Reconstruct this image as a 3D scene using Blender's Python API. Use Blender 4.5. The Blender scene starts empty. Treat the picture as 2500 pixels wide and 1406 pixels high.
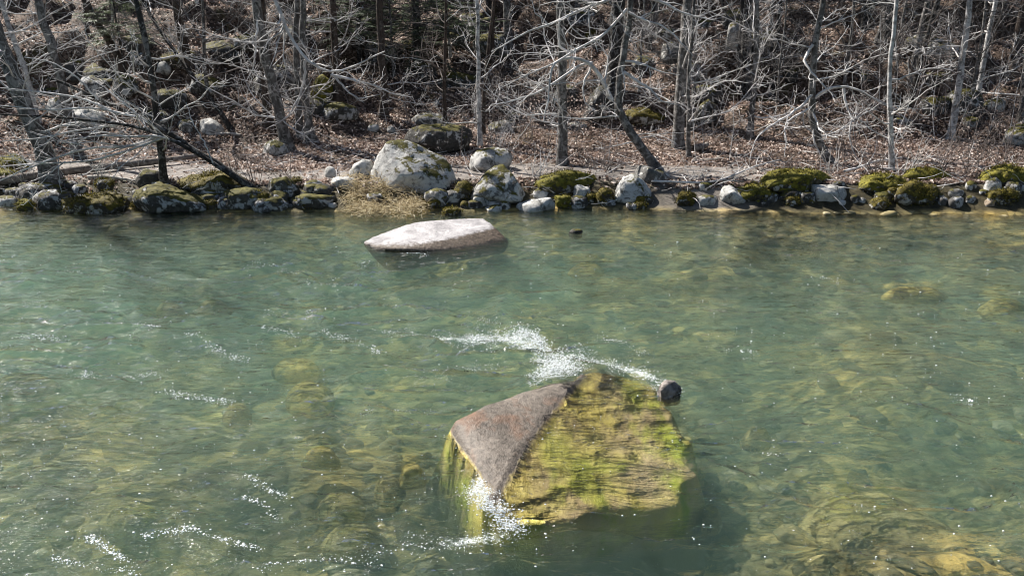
import bpy, bmesh, math, random
import numpy as np
from mathutils import Vector, Matrix

random.seed(7)
rng = np.random.default_rng(11)
SC = bpy.context.scene
COL = SC.collection

# ------------------------------------------------------------------ camera model
F = 1875.0; PITCH = math.radians(17.0); CAM = np.array([0.0, 0.0, 3.4])
_cp, _sp = math.cos(PITCH), math.sin(PITCH)
def ray(px, py):
    u = (px-1250.0)/F; v = (703.0-py)/F
    return np.array([u, _cp+v*_sp, -_sp+v*_cp])
def P(px, py, z=0.0):                      # point of the plane at height z
    d = ray(px, py); t = (z-CAM[2])/d[2]; return CAM+d*t
def D(px, py, Y):                          # point at distance Y
    d = ray(px, py); return CAM+d*(Y/d[1])
def to_px(p):
    q = np.asarray(p, float)-CAM
    zc = q[1]*_cp-q[2]*_sp; yc = q[1]*_sp+q[2]*_cp
    return 1250+F*q[0]/zc, 703-F*yc/zc

# ------------------------------------------------------------------ noise
_perm = rng.permutation(256); _perm = np.concatenate([_perm, _perm, _perm])
_val = rng.random(256)*2-1
def vnoise(x, y, z=0.0):
    x = np.asarray(x, float); y = np.asarray(y, float); z = np.asarray(z, float)+np.zeros_like(x)
    xi = np.floor(x).astype(int); yi = np.floor(y).astype(int); zi = np.floor(z).astype(int)
    fx = x-xi; fy = y-yi; fz = z-zi
    fx = fx*fx*fx*(fx*(fx*6-15)+10); fy = fy*fy*fy*(fy*(fy*6-15)+10); fz = fz*fz*fz*(fz*(fz*6-15)+10)
    def h(a, b, c): return _val[_perm[_perm[_perm[a & 255]+(b & 255)]+(c & 255)] & 255]
    def L(a, b, t): return a+(b-a)*t
    return L(L(L(h(xi,yi,zi),h(xi+1,yi,zi),fx), L(h(xi,yi+1,zi),h(xi+1,yi+1,zi),fx), fy),
             L(L(h(xi,yi,zi+1),h(xi+1,yi,zi+1),fx), L(h(xi,yi+1,zi+1),h(xi+1,yi+1,zi+1),fx), fy), fz)
def fbm(x, y, z=0.0, o=4):
    s = 0; a = 1.0; t = 0
    for k in range(o):
        s = s+a*vnoise(np.asarray(x)*2**k+17.3*k, np.asarray(y)*2**k+9.1*k, np.asarray(z)*2**k+3.7*k); t += a; a *= .5
    return s/t
def sstep(a, b, x):
    t = np.clip((x-a)/(b-a), 0, 1); return t*t*(3-2*t)

# ------------------------------------------------------------------ terrain
def shore(x):
    x = np.asarray(x, float)
    return 17.0+0.25*np.sin(x*.45+1)+0.18*vnoise(x*.9, x*0+4.4)-0.02*x
def gauss(x, y, cx, cy, sx, sy): return np.exp(-((x-cx)/sx)**2-((y-cy)/sy)**2)
def H(x, y):
    x = np.asarray(x, float); y = np.asarray(y, float)
    s = shore(x); d = y-s
    # river bed
    w = sstep(-3, 5, x)                    # right: long shallow shelf, left: steeper
    ramp = sstep(0, 1, np.clip(-d/(3.0+3.5*w), 0, 1))
    bed = -0.13-np.clip(-d, 0, .6)*.22-ramp*(0.80-0.18*w)
    bed = bed+0.46*gauss(x, y, -2.4, 6.5, 2.7, 1.1)+0.45*gauss(x, y, 3.2, 5.1, 1.5, .6)+.34*gauss(x, y, -5.5, 8.2, 2.4, .8)+.3*gauss(x, y, 5.5, 9.5, 2.5, 1.2)+.22*gauss(x,y,1.6,4.6,1.5,.5)
    bed = bed+0.30*fbm(x*.55, y*.8, 2.0, 3)+0.05*fbm(x*3, y*3, 1.0, 2)
    # bank and hill
    b = 0.50*sstep(0, 1.3, d)-0.06*(1-sstep(0, .15, d))
    b = b+np.clip(d-4.5, 0, 1e9)*0.085+.05*fbm(x*.7, y*.7, 5., 3)*sstep(.4, 2, d)
    foot = 8.5+1.8*vnoise(x*.12+3, x*0)-2.2*sstep(-1, -7, x)
    h = np.clip(d-foot, 0, 1e9)
    b = b+0.31*h+0.0016*np.clip(h-14, 0, 60)**2
    n = fbm(x*.28, y*.28, 9., 4)
    ter = np.clip(h/5, 0, 1)
    b = b+ter*(0.9*n+0.75*np.tanh(7*fbm(x*.22+7, y*.36, 3., 3))+.35*np.tanh(9*fbm(x*.5+2, y*.7, 8., 3)))+.13*ter*fbm(x*1.6, y*1.6, 6., 3)
    k = sstep(-.12, .08, d)
    return bed*(1-k)+b*k
def G(px, py, y0=3.0, y1=110):             # first hit of a picture ray with the terrain
    d = ray(px, py)
    for st in (.3, .02):
        Y = np.arange(y0, y1, st); t = Y/d[1]; X = CAM[0]+d[0]*t; Z = CAM[2]+d[2]*t
        hit = np.nonzero(H(X, Y) >= Z)[0]
        i = hit[0] if len(hit) else len(Y)-1
        y0, y1 = Y[max(i-1, 0)], Y[i]+.02
    return np.array([X[i], Y[i], Z[i]])
def W(x, y):                               # water surface height
    x = np.asarray(x, float); y = np.asarray(y, float)
    calm = 1-.65*sstep(11.5, 15.5, y)
    u = x+.45*vnoise(x*.5, y*.8, 2.)+.15*vnoise(x*1.3, y*2., 5.); v = y+.35*vnoise(x*.6, y*.6, 7.)+.10*vnoise(x*1.6, y*2., 9.)
    chop = .35+1.3*sstep(-.35, .45, fbm(x*.35, y*.5, 6., 2))
    def rdg(n): return (1-np.abs(n))**2-.55
    a = .030*vnoise(u*.45+.2*v, v*.9-.1*u, 1.)+.042*rdg(vnoise(u*.75+.35*v, v*1.7-.25*u, 3.)*1.3)+.022*rdg(vnoise(u*1.6-.7*v, v*3.4+.5*u, 4.)*1.3)
    a = 1.6*(a+.012*rdg(vnoise(u*3.6+1.0*v, v*7.0-.8*u, 8.)*1.3))*chop
    bx, by = 0.8, 6.2                      # hump upstream and wake by the boulder
    a = a*calm*(1-.8*gauss(x, y, .35, 6.4, 1.15, 1.35))+.025*gauss(x, y, 1.6, 6.1, 1.0, .9)-.03*gauss(x, y, -.7, 6.2, .6, 1.2)
    a = a+.05*gauss(x, y, .25, 8.05, .45, .18)+.05*gauss(x, y, -.15, 8.5, .5, .2)+.05*gauss(x, y, -.3, 5.25, .25, .2)
    return a

# ------------------------------------------------------------------ helpers
def tag(o, label=None, cat=None, group=None, kind=None):
    if label: o['label'] = label
    if cat: o['category'] = cat
    if group: o['group'] = group
    if kind: o['kind'] = kind
    return o
def mesh_np(name, V, Fc, mat=None, parent=None, smooth=True, origin=None, attrs=None):
    V = np.asarray(V, np.float64)
    if origin is not None: V = V-np.asarray(origin)
    faces = Fc if isinstance(Fc, list) else [Fc]
    faces = [np.asarray(f, np.int32) for f in faces if len(f)]
    me = bpy.data.meshes.new(name)
    nl = sum(f.size for f in faces); nf = sum(len(f) for f in faces)
    me.vertices.add(len(V)); me.loops.add(nl); me.polygons.add(nf)
    me.vertices.foreach_set('co', V.astype(np.float32).ravel())
    me.loops.foreach_set('vertex_index', np.concatenate([f.ravel() for f in faces]))
    tot = np.concatenate([np.full(len(f), f.shape[1], np.int32) for f in faces])
    st = np.concatenate([[0], np.cumsum(tot)[:-1]]).astype(np.int32)
    me.polygons.foreach_set('loop_start', st); me.polygons.foreach_set('loop_total', tot)
    me.polygons.foreach_set('use_smooth', np.full(nf, smooth))
    for k, (dom, vals) in (attrs or {}).items():
        a = me.attributes.new(k, 'FLOAT', dom); a.data.foreach_set('value', np.asarray(vals, np.float32))
    me.update(calc_edges=True); me.validate()
    if mat: me.materials.append(mat)
    o = bpy.data.objects.new(name, me); COL.objects.link(o)
    if parent is not None: o.parent = parent
    elif origin is not None: o.location = tuple(origin)
    return o
def empty(name, loc):
    o = bpy.data.objects.new(name, None); COL.objects.link(o); o.location = tuple(loc); o.empty_display_size = .2
    return o
def copy_tree(o, parent=None):
    c = o.copy(); COL.objects.link(c); c.parent = parent
    for ch in list(o.children): copy_tree(ch, c)
    return c

class Tubes:
    """collects tapered polylines and links them as one mesh"""
    def __init__(s): s.g = {}
    def add(s, pts, rad, sides=4):
        s.g.setdefault((len(pts), sides), []).append((np.asarray(pts, float), np.asarray(rad, float)))
    def arrays(s):
        VV = []; FF = []; off = 0
        for (K, S), L in s.g.items():
            Pn = np.stack([a for a, _ in L]); R = np.stack([r for _, r in L]); N = len(L)
            T = np.gradient(Pn, axis=1); T /= np.linalg.norm(T, axis=2, keepdims=True)+1e-9
            ref = np.tile(np.array([0.31, 0.93, 0.2]), (N, 1)); ref /= np.linalg.norm(ref[0])
            mean = T.mean(axis=1); bad = np.abs((mean*ref).sum(1)) > .85
            ref[bad] = np.array([0.9, -0.2, .38])
            A = np.cross(T, ref[:, None, :]); A /= np.linalg.norm(A, axis=2, keepdims=True)+1e-9
            B = np.cross(T, A)
            th = np.arange(S)*2*np.pi/S
            ring = (A[:, :, None, :]*np.cos(th)[None, None, :, None]+B[:, :, None, :]*np.sin(th)[None, None, :, None])*R[:, :, None, None]
            if S >= 8:
                q = Pn[:, :, None, :]+ring
                nz = vnoise(q[..., 0]*6, q[..., 1]*6, q[..., 2]*3)
                ring = ring*(1+.16*nz)[..., None]
            V = (Pn[:, :, None, :]+ring).reshape(-1, 3)
            i = np.arange(N)[:, None, None]*K*S; k = np.arange(K-1)[None, :, None]*S; j = np.arange(S)[None, None, :]; j2 = (j+1) % S
            f = np.stack([i+k+j, i+k+j2, i+k+S+j2, i+k+S+j], axis=-1).reshape(-1, 4)+off
            VV.append(V); FF.append(f); off += len(V)
        return np.concatenate(VV), np.concatenate(FF)
    def build(s, name, mat, parent=None, origin=None):
        V, Fq = s.arrays(); return mesh_np(name, V, Fq, mat, parent, True, origin)

# ------------------------------------------------------------------ materials
def new_mat(name):
    m = bpy.data.materials.new(name); m.use_nodes = True; nt = m.node_tree
    for n in list(nt.nodes): nt.nodes.remove(n)
    out = nt.nodes.new('ShaderNodeOutputMaterial'); return m, nt, out
def N(nt, t, **kw):
    n = nt.nodes.new(t)
    for k, v in kw.items():
        if k.startswith('i_'):
            key = k[2:].replace('_', ' ')
            n.inputs[int(key) if key.isdigit() else key].default_value = v
        else: setattr(n, k, v)
    return n
def noise(nt, vec, scale, detail=4, rough=.55, dist=0):
    n = N(nt, 'ShaderNodeTexNoise'); n.inputs['Scale'].default_value = scale; n.inputs['Detail'].default_value = detail
    n.inputs['Roughness'].default_value = rough; n.inputs['Distortion'].default_value = dist
    nt.links.new(vec, n.inputs['Vector']); return n.outputs['Fac']
def ramp(nt, fac, stops, interp='LINEAR'):
    r = N(nt, 'ShaderNodeValToRGB'); cr = r.color_ramp; cr.interpolation = interp
    while len(cr.elements) < len(stops): cr.elements.new(.5)
    for e, (p, c) in zip(cr.elements, stops):
        e.position = p; e.color = (c[0], c[1], c[2], 1) if hasattr(c, '__len__') else (c, c, c, 1)
    nt.links.new(fac, r.inputs['Fac']); return r.outputs['Color']
def mix(nt, fac, a, b, blend='MIX'):
    m = N(nt, 'ShaderNodeMix', data_type='RGBA', blend_type=blend)
    for sock, v in ((m.inputs[0], fac), (m.inputs[6], a), (m.inputs[7], b)):
        if isinstance(v, (int, float)): sock.default_value = v
        elif isinstance(v, tuple): sock.default_value = (*v, 1)
        else: nt.links.new(v, sock)
    return m.outputs[2]
def math_(nt, op, a, b=0.0, clamp=False):
    m = N(nt, 'ShaderNodeMath', operation=op, use_clamp=clamp)
    for s, v in ((m.inputs[0], a), (m.inputs[1], b)):
        if isinstance(v, (int, float)): s.default_value = v
        else: nt.links.new(v, s)
    return m.outputs[0]
def bump(nt, h, strength, dist):
    b = N(nt, 'ShaderNodeBump'); b.inputs['Strength'].default_value = strength; b.inputs['Distance'].default_value = dist
    nt.links.new(h, b.inputs['Height']); return b.outputs['Normal']
def principled(nt, out, col, rough=.8, nrm=None, spec=.3):
    p = N(nt, 'ShaderNodeBsdfPrincipled')
    if isinstance(col, tuple): p.inputs['Base Color'].default_value = (*col, 1)
    else: nt.links.new(col, p.inputs['Base Color'])
    if isinstance(rough, (int, float)): p.inputs['Roughness'].default_value = rough
    else: nt.links.new(rough, p.inputs['Roughness'])
    p.inputs['Specular IOR Level'].default_value = spec
    if nrm is not None: nt.links.new(nrm, p.inputs['Normal'])
    nt.links.new(p.outputs[0], out.inputs['Surface']); return p
def posn(nt, off=(0, 0, 0), sc=(1, 1, 1)):
    g = N(nt, 'ShaderNodeNewGeometry'); m = N(nt, 'ShaderNodeMapping')
    m.inputs['Location'].default_value = off; m.inputs['Scale'].default_value = sc
    nt.links.new(g.outputs['Position'], m.inputs['Vector']); return m.outputs['Vector'], g

def rock_mat(name, base, lichen=.3, moss=.3, seed=0, mosscol=((.035, .036, .010), (.15, .13, .022)), scale=1.0, lcol=(.62, .61, .58), wet=0.0):
    m, nt, out = new_mat(name); v, g = posn(nt, (seed*3.1, seed*1.7, seed*.9))
    n1 = noise(nt, v, 2.2*scale, 6, .6); n2 = noise(nt, v, 14*scale, 5, .65); n3 = noise(nt, v, 60, 3, .6)
    dk = tuple(c*.42 for c in base); lt = tuple(min(1, c*1.35) for c in base)
    col = ramp(nt, n1, [(.3, dk), (.5, base), (.7, lt)])
    col = mix(nt, .65, col, ramp(nt, n2, [(.3, .2), (.55, .95), (.72, 1.3)]), 'MULTIPLY')
    # pale lichen patches with ragged edges
    la = noise(nt, v, 4.5*scale, 8, .68, .6)
    lm = ramp(nt, la, [(.62-.30*lichen, 0), (.66-.30*lichen, 1)])
    if lichen > 0: col = mix(nt, math_(nt, 'MULTIPLY', lm, .9), col, mix(nt, n2, tuple(c*.65 for c in lcol), lcol))
    col = mix(nt, math_(nt, 'MULTIPLY', ramp(nt, noise(nt, v, 3.6*scale, 9, .72, .8), [(.39, 1), (.46, 0)]), .8), col, (.035, .033, .030))
    # small black pits
    pit = ramp(nt, noise(nt, v, 26*scale, 2, .5), [(.27, 1), (.31, 0)])
    col = mix(nt, math_(nt, 'MULTIPLY', pit, .8), col, (.02, .02, .018))
    # moss on faces that look up
    sx = N(nt, 'ShaderNodeSeparateXYZ'); nt.links.new(g.outputs['Normal'], sx.inputs[0])
    mm = noise(nt, v, 3.2*scale, 8, .72, .3)
    q = math_(nt, 'ADD', math_(nt, 'MULTIPLY', sx.outputs['Z'], .34), mm)
    th = 1.12-.62*moss
    mk = ramp(nt, q, [(max(0, th-.10), 0), (max(.02, th-.05), 1)])
    mc = ramp(nt, noise(nt, v, 9, 6, .7), [(.32, mosscol[0]), (.5, tuple((a+b)/2 for a, b in zip(*mosscol))), (.68, mosscol[1])])
    mc = mix(nt, .6, mc, ramp(nt, noise(nt, v, 55, 3, .7), [(.3, .3), (.65, 1.2)]), 'MULTIPLY')
    if moss > 0: col = mix(nt, mk, col, mc)
    h = math_(nt, 'ADD', math_(nt, 'MULTIPLY', n2, .6), math_(nt, 'MULTIPLY', n3, .3))
    h = math_(nt, 'ADD', h, math_(nt, 'MULTIPLY', mk, .5))
    principled(nt, out, col, .85-.5*wet, bump(nt, h, .8, .035), .25+.3*wet); return m

def bark_mat(name, dark, mid, pale, patch=.5, seed=0, sz=.25, fs=10):
    m, nt, out = new_mat(name); v, g = posn(nt, (seed, seed*2, 0), (1, 1, sz))
    n = noise(nt, v, fs, 5, .65); n2 = noise(nt, v, 45, 4, .6)
    v2, _ = posn(nt, (seed*4, 0, seed)); n3 = noise(nt, v2, 7, 6, .7, .5)
    col = ramp(nt, n, [(.3, dark), (.52, mid), (.72, tuple(min(1, c*1.25) for c in mid))])
    col = mix(nt, ramp(nt, n3, [(.60-.22*patch, 0), (.66-.22*patch, 1)]), col, pale)
    col = mix(nt, .6, col, ramp(nt, n2, [(.3, .4), (.6, 1.1)]), 'MULTIPLY')
    principled(nt, out, col, .9, bump(nt, math_(nt, 'ADD', n, math_(nt, 'MULTIPLY', n2, .5)), .9, .02), .2); return m
def plain_mat(name, a, b, fs=20, rough=.85, tl=0.0):
    m, nt, out = new_mat(name); v, g = posn(nt)
    col = ramp(nt, noise(nt, v, fs, 4, .6), [(.35, a), (.65, b)])
    p = principled(nt, out, col, rough, None, .25)
    return m
def attr_mat(name, stops, rough=.6, trans=.0, spec=.3):
    m, nt, out = new_mat(name)
    a = N(nt, 'ShaderNodeAttribute', attribute_name='tone')
    col = ramp(nt, a.outputs['Fac'], stops)
    p = principled(nt, out, col, rough, None, spec)
    if trans > 0:
        t = N(nt, 'ShaderNodeBsdfTranslucent'); nt.links.new(col, t.inputs['Color'])
        ms = N(nt, 'ShaderNodeMixShader'); ms.inputs[0].default_value = trans
        nt.links.new(p.outputs[0], ms.inputs[1]); nt.links.new(t.outputs[0], ms.inputs[2]); nt.links.new(ms.outputs[0], out.inputs['Surface'])
    return m

M = {}
M['granite'] = rock_mat('pale_granite', (.34, .33, .31), .62, .42, 1)
M['wedge'] = rock_mat('wedge_granite', (.40, .385, .37), .60, .47, 21)
M['granite_bare'] = rock_mat('bare_pale_stone', (.42, .41, .38), .45, .0, 2)
M['granite_moss'] = rock_mat('mossy_granite', (.27, .26, .24), .5, .52, 3)
M['lichen_dark'] = rock_mat('dark_lichen_stone', (.085, .08, .075), .38, .38, 4, lcol=(.55, .55, .55))
M['lichen_moss'] = rock_mat('mossy_lichen_stone', (.085, .08, .07), .36, .55, 5, lcol=(.55, .55, .54))
M['moss'] = rock_mat('moss_cover', (.08, .07, .055), .35, .78, 6, ((.020, .018, .006), (.17, .135, .02)))
M['moss_bright'] = rock_mat('bright_moss_cover', (.09, .08, .06), .3, .88, 7, ((.025, .026, .007), (.26, .23, .03)))
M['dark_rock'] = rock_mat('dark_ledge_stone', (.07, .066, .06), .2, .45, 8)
M['grey_rock'] = rock_mat('grey_ledge_stone', (.16, .155, .145), .3, .35, 9)
M['tan_rock'] = rock_mat('tan_stone', (.33, .26, .19), .2, .0, 10)
M['sub_rock'] = rock_mat('algae_stone', (.46, .38, .17), .0, .3, 12, ((.18, .17, .03), (.50, .42, .10)))
M['sub_yellow'] = rock_mat('yellow_algae_stone', (.62, .50, .16), .0, .25, 13, ((.14, .15, .02), (.45, .36, .07)))
M['bark_grey'] = bark_mat('grey_bark', (.03, .028, .026), (.11, .103, .096), (.26, .25, .24), .5, 1)
M['bark_pale'] = bark_mat('pale_bark', (.04, .037, .034), (.36, .35, .34), (.60, .59, .58), .6, 2, .8, 6)
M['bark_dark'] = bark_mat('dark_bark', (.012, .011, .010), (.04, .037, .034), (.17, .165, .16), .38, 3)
M['bark_brown'] = bark_mat('brown_bark', (.02, .016, .013), (.075, .057, .047), (.13, .115, .10), .3, 4)
M['twig_pale'] = plain_mat('pale_twig_bark', (.34, .33, .32), (.74, .72, .71), 3)
M['twig_brown'] = plain_mat('brown_twig_bark', (.08, .065, .058), (.26, .225, .21), 3)
M['twig_dim'] = plain_mat('grey_twig_bark', (.07, .066, .063), (.20, .19, .185), 3)
M['wood_pale'] = plain_mat('bleached_wood', (.22, .20, .18), (.50, .47, .43), 8)
M['wood_grey'] = bark_mat('weathered_log', (.05, .043, .038), (.20, .17, .15), (.32, .29, .26), .4, 6, 1.0, 6)
M['leaf'] = attr_mat('dead_leaf', [(0, (.03, .02, .015)), (.35, (.14, .092, .07)), (.6, (.36, .26, .21)), (1, (.86, .74, .66))], .55, .3, .35)
M['needle'] = attr_mat('hemlock_needles', [(0, (.03, .045, .026)), (.6, (.10, .14, .08)), (1, (.22, .27, .17))], .55, .4)
M['needle_pale'] = attr_mat('pale_hemlock_needles', [(0, (.07, .09, .05)), (.6, (.16, .20, .12)), (1, (.26, .31, .20))], .55, .3)
M['straw'] = attr_mat('dead_grass', [(0, (.14, .10, .05)), (.5, (.46, .38, .23)), (1, (.75, .66, .48))], .7, .3)
M['frond'] = attr_mat('moss_frond', [(0, (.03, .028, .008)), (.5, (.09, .08, .015)), (1, (.30, .25, .04))], .8, .25, .1)
M['cobble'] = attr_mat('river_cobble', [(0, (.06, .055, .03)), (.45, (.16, .14, .075)), (.8, (.28, .23, .11)), (1, (.46, .40, .27))], .7, 0)

def foam_and_glint_material():
    m, nt, out = new_mat('white_foam_and_glint')
    p = principled(nt, out, (.92, .95, .95), .12, None, .6); return m
M['foam'] = foam_and_glint_material()
def lace_material():
    m, nt, out = new_mat('bubble_lace'); v, g = posn(nt); a = N(nt, 'ShaderNodeAttribute', attribute_name='tone').outputs['Fac']
    n = math_(nt, 'ADD', math_(nt, 'MULTIPLY', noise(nt, v, 14, 6, .7, 1.2), .65), math_(nt, 'MULTIPLY', noise(nt, v, 70, 3, .6), .35))
    f = math_(nt, 'ADD', n, math_(nt, 'MULTIPLY', math_(nt, 'SUBTRACT', a, 1.0), .30))
    al = N(nt, 'ShaderNodeMapRange'); al.inputs['From Min'].default_value = .42; al.inputs['From Max'].default_value = .72; al.inputs['To Max'].default_value = .95; nt.links.new(f, al.inputs['Value'])
    d = N(nt, 'ShaderNodeBsdfDiffuse'); d.inputs['Color'].default_value = (.85, .92, .92, 1); t = N(nt, 'ShaderNodeBsdfTransparent'); ms = N(nt, 'ShaderNodeMixShader')
    nt.links.new(al.outputs[0], ms.inputs[0]); nt.links.new(t.outputs[0], ms.inputs[1]); nt.links.new(d.outputs[0], ms.inputs[2]); nt.links.new(ms.outputs[0], out.inputs['Surface']); return m
M['lace'] = lace_material()

def ground_material():
    m, nt, out = new_mat('forest_ground'); v, g = posn(nt)
    sx = N(nt, 'ShaderNodeSeparateXYZ'); nt.links.new(g.outputs['Position'], sx.inputs[0])
    at = N(nt, 'ShaderNodeAttribute', attribute_name='litter').outputs['Fac']
    ba = N(nt, 'ShaderNodeAttribute', attribute_name='bedrock').outputs['Fac']
    # dead leaves
    vo = N(nt, 'ShaderNodeTexVoronoi'); vo.inputs['Scale'].default_value = 15; nt.links.new(v, vo.inputs['Vector'])
    bw = N(nt, 'ShaderNodeSeparateColor'); nt.links.new(vo.outputs['Color'], bw.inputs[0])
    leaf = ramp(nt, bw.outputs[0], [(0, (.03, .02, .014)), (.4, (.12, .08, .055)), (.8, (.24, .17, .13)), (1, (.34, .26, .21))])
    leaf = mix(nt, .85, leaf, ramp(nt, noise(nt, v, 1.1, 5, .6), [(.35, .2), (.65, .85)]), 'MULTIPLY')
    # silty path
    n2 = noise(nt, v, 3, 6, .6)
    sand = ramp(nt, n2, [(.3, (.13, .115, .10)), (.55, (.24, .215, .195)), (.75, (.30, .27, .25))])
    sand = mix(nt, .5, sand, ramp(nt, noise(nt, v, 40, 3, .6), [(.3, .5), (.6, 1.1)]), 'MULTIPLY')
    lm = ramp(nt, math_(nt, 'ADD', at, math_(nt, 'MULTIPLY', math_(nt, 'SUBTRACT', noise(nt, v, 2.2, 7, .7), .5), 1.6)), [(.42, 0), (.55, 1)])
    col = mix(nt, lm, sand, leaf)
    # green moss film here and there on the slope
    mo = ramp(nt, noise(nt, v, .8, 7, .7), [(.60, 0), (.66, 1)])
    col = mix(nt, math_(nt, 'MULTIPLY', mo, math_(nt, 'MULTIPLY', at, .6)), col, (.07, .065, .018))
    so_ = N(nt, 'ShaderNodeAttribute', attribute_name='soil').outputs['Fac']
    col = mix(nt, so_, col, ramp(nt, noise(nt, v, 6, 6, .7), [(.35, (.02, .018, .010)), (.55, (.055, .045, .022)), (.7, (.10, .085, .05))]))
    # river bed
    v3, _ = posn(nt, (0, 0, 0), (1, 1.0, 1))
    vb = N(nt, 'ShaderNodeTexVoronoi'); vb.inputs['Scale'].default_value = 5.5; nt.links.new(v3, vb.inputs['Vector'])
    bb = N(nt, 'ShaderNodeSeparateColor'); nt.links.new(vb.outputs['Color'], bb.inputs[0])
    bed = ramp(nt, bb.outputs[0], [(0, (.18, .16, .09)), (.4, (.32, .27, .15)), (.75, (.46, .38, .20)), (1, (.56, .48, .32))])
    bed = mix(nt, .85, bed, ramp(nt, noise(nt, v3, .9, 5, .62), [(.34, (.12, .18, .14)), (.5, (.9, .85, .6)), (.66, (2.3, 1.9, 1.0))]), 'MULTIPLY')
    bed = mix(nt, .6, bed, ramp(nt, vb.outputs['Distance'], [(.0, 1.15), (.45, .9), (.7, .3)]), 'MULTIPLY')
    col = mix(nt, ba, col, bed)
    h = math_(nt, 'ADD', math_(nt, 'MULTIPLY', bw.outputs[1], at), math_(nt, 'MULTIPLY', noise(nt, v, 30, 4, .6), .6))
    principled(nt, out, col, .85, bump(nt, h, .7, .04), .25); return m
M['ground'] = ground_material()

def water_material():
    m, nt, out = new_mat('river_water'); v, g = posn(nt)
    def wav(loc, rot, sc, scale, det, dist):
        mp = N(nt, 'ShaderNodeMapping'); mp.inputs['Rotation'].default_value = (0, 0, rot); mp.inputs['Scale'].default_value = sc; mp.inputs['Location'].default_value = loc
        nt.links.new(g.outputs['Position'], mp.inputs['Vector']); return noise(nt, mp.outputs['Vector'], scale, det, .55, dist)
    a = wav((0, 0, 0), .35, (.55, 1.5, 1), 3.2, 3, .5)
    b = wav((5, 2, 0), -.30, (.6, 1.6, 1), 9, 3, .4)
    c = wav((1, 7, 0), .1, (.7, 1.3, 1), 30, 2, .2)
    h = math_(nt, 'ADD', math_(nt, 'MULTIPLY', a, .10), math_(nt, 'MULTIPLY', b, .022))
    h = math_(nt, 'ADD', h, math_(nt, 'MULTIPLY', c, .0022))
    nrm = bump(nt, h, 1.0, 1.0)
    fr = N(nt, 'ShaderNodeFresnel'); fr.inputs['IOR'].default_value = 1.333; nt.links.new(nrm, fr.inputs['Normal'])
    gl = N(nt, 'ShaderNodeBsdfGlossy'); gl.inputs['Roughness'].default_value = .03; nt.links.new(nrm, gl.inputs['Normal'])
    gl.inputs['Color'].default_value = (1, 1, 1, 1)
    t0 = N(nt, 'ShaderNodeBsdfTransparent'); rf = N(nt, 'ShaderNodeBsdfRefraction'); rf.inputs['IOR'].default_value = 1.33; rf.inputs['Roughness'].default_value = 0; nt.links.new(nrm, rf.inputs['Normal'])
    tr = N(nt, 'ShaderNodeMixShader'); tr.inputs[0].default_value = .42; nt.links.new(t0.outputs[0], tr.inputs[1]); nt.links.new(rf.outputs[0], tr.inputs[2])
    ms = N(nt, 'ShaderNodeMixShader'); nt.links.new(fr.outputs[0], ms.inputs[0])
    nt.links.new(tr.outputs[0], ms.inputs[1]); nt.links.new(gl.outputs[0], ms.inputs[2])
    nt.links.new(ms.outputs[0], out.inputs['Surface'])
    sc = N(nt, 'ShaderNodeVolumeScatter'); sc.inputs['Color'].default_value = (.61, .91, .79, 1); sc.inputs['Density'].default_value = .18; sc.inputs['Anisotropy'].default_value = 0.0
    ab = N(nt, 'ShaderNodeVolumeAbsorption'); ab.inputs['Color'].default_value = (.34, .76, .63, 1); ab.inputs['Density'].default_value = .29
    ad = N(nt, 'ShaderNodeAddShader'); nt.links.new(sc.outputs[0], ad.inputs[0]); nt.links.new(ab.outputs[0], ad.inputs[1])
    nt.links.new(ad.outputs[0], out.inputs['Volume']); return m
M['water'] = water_material()

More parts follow.
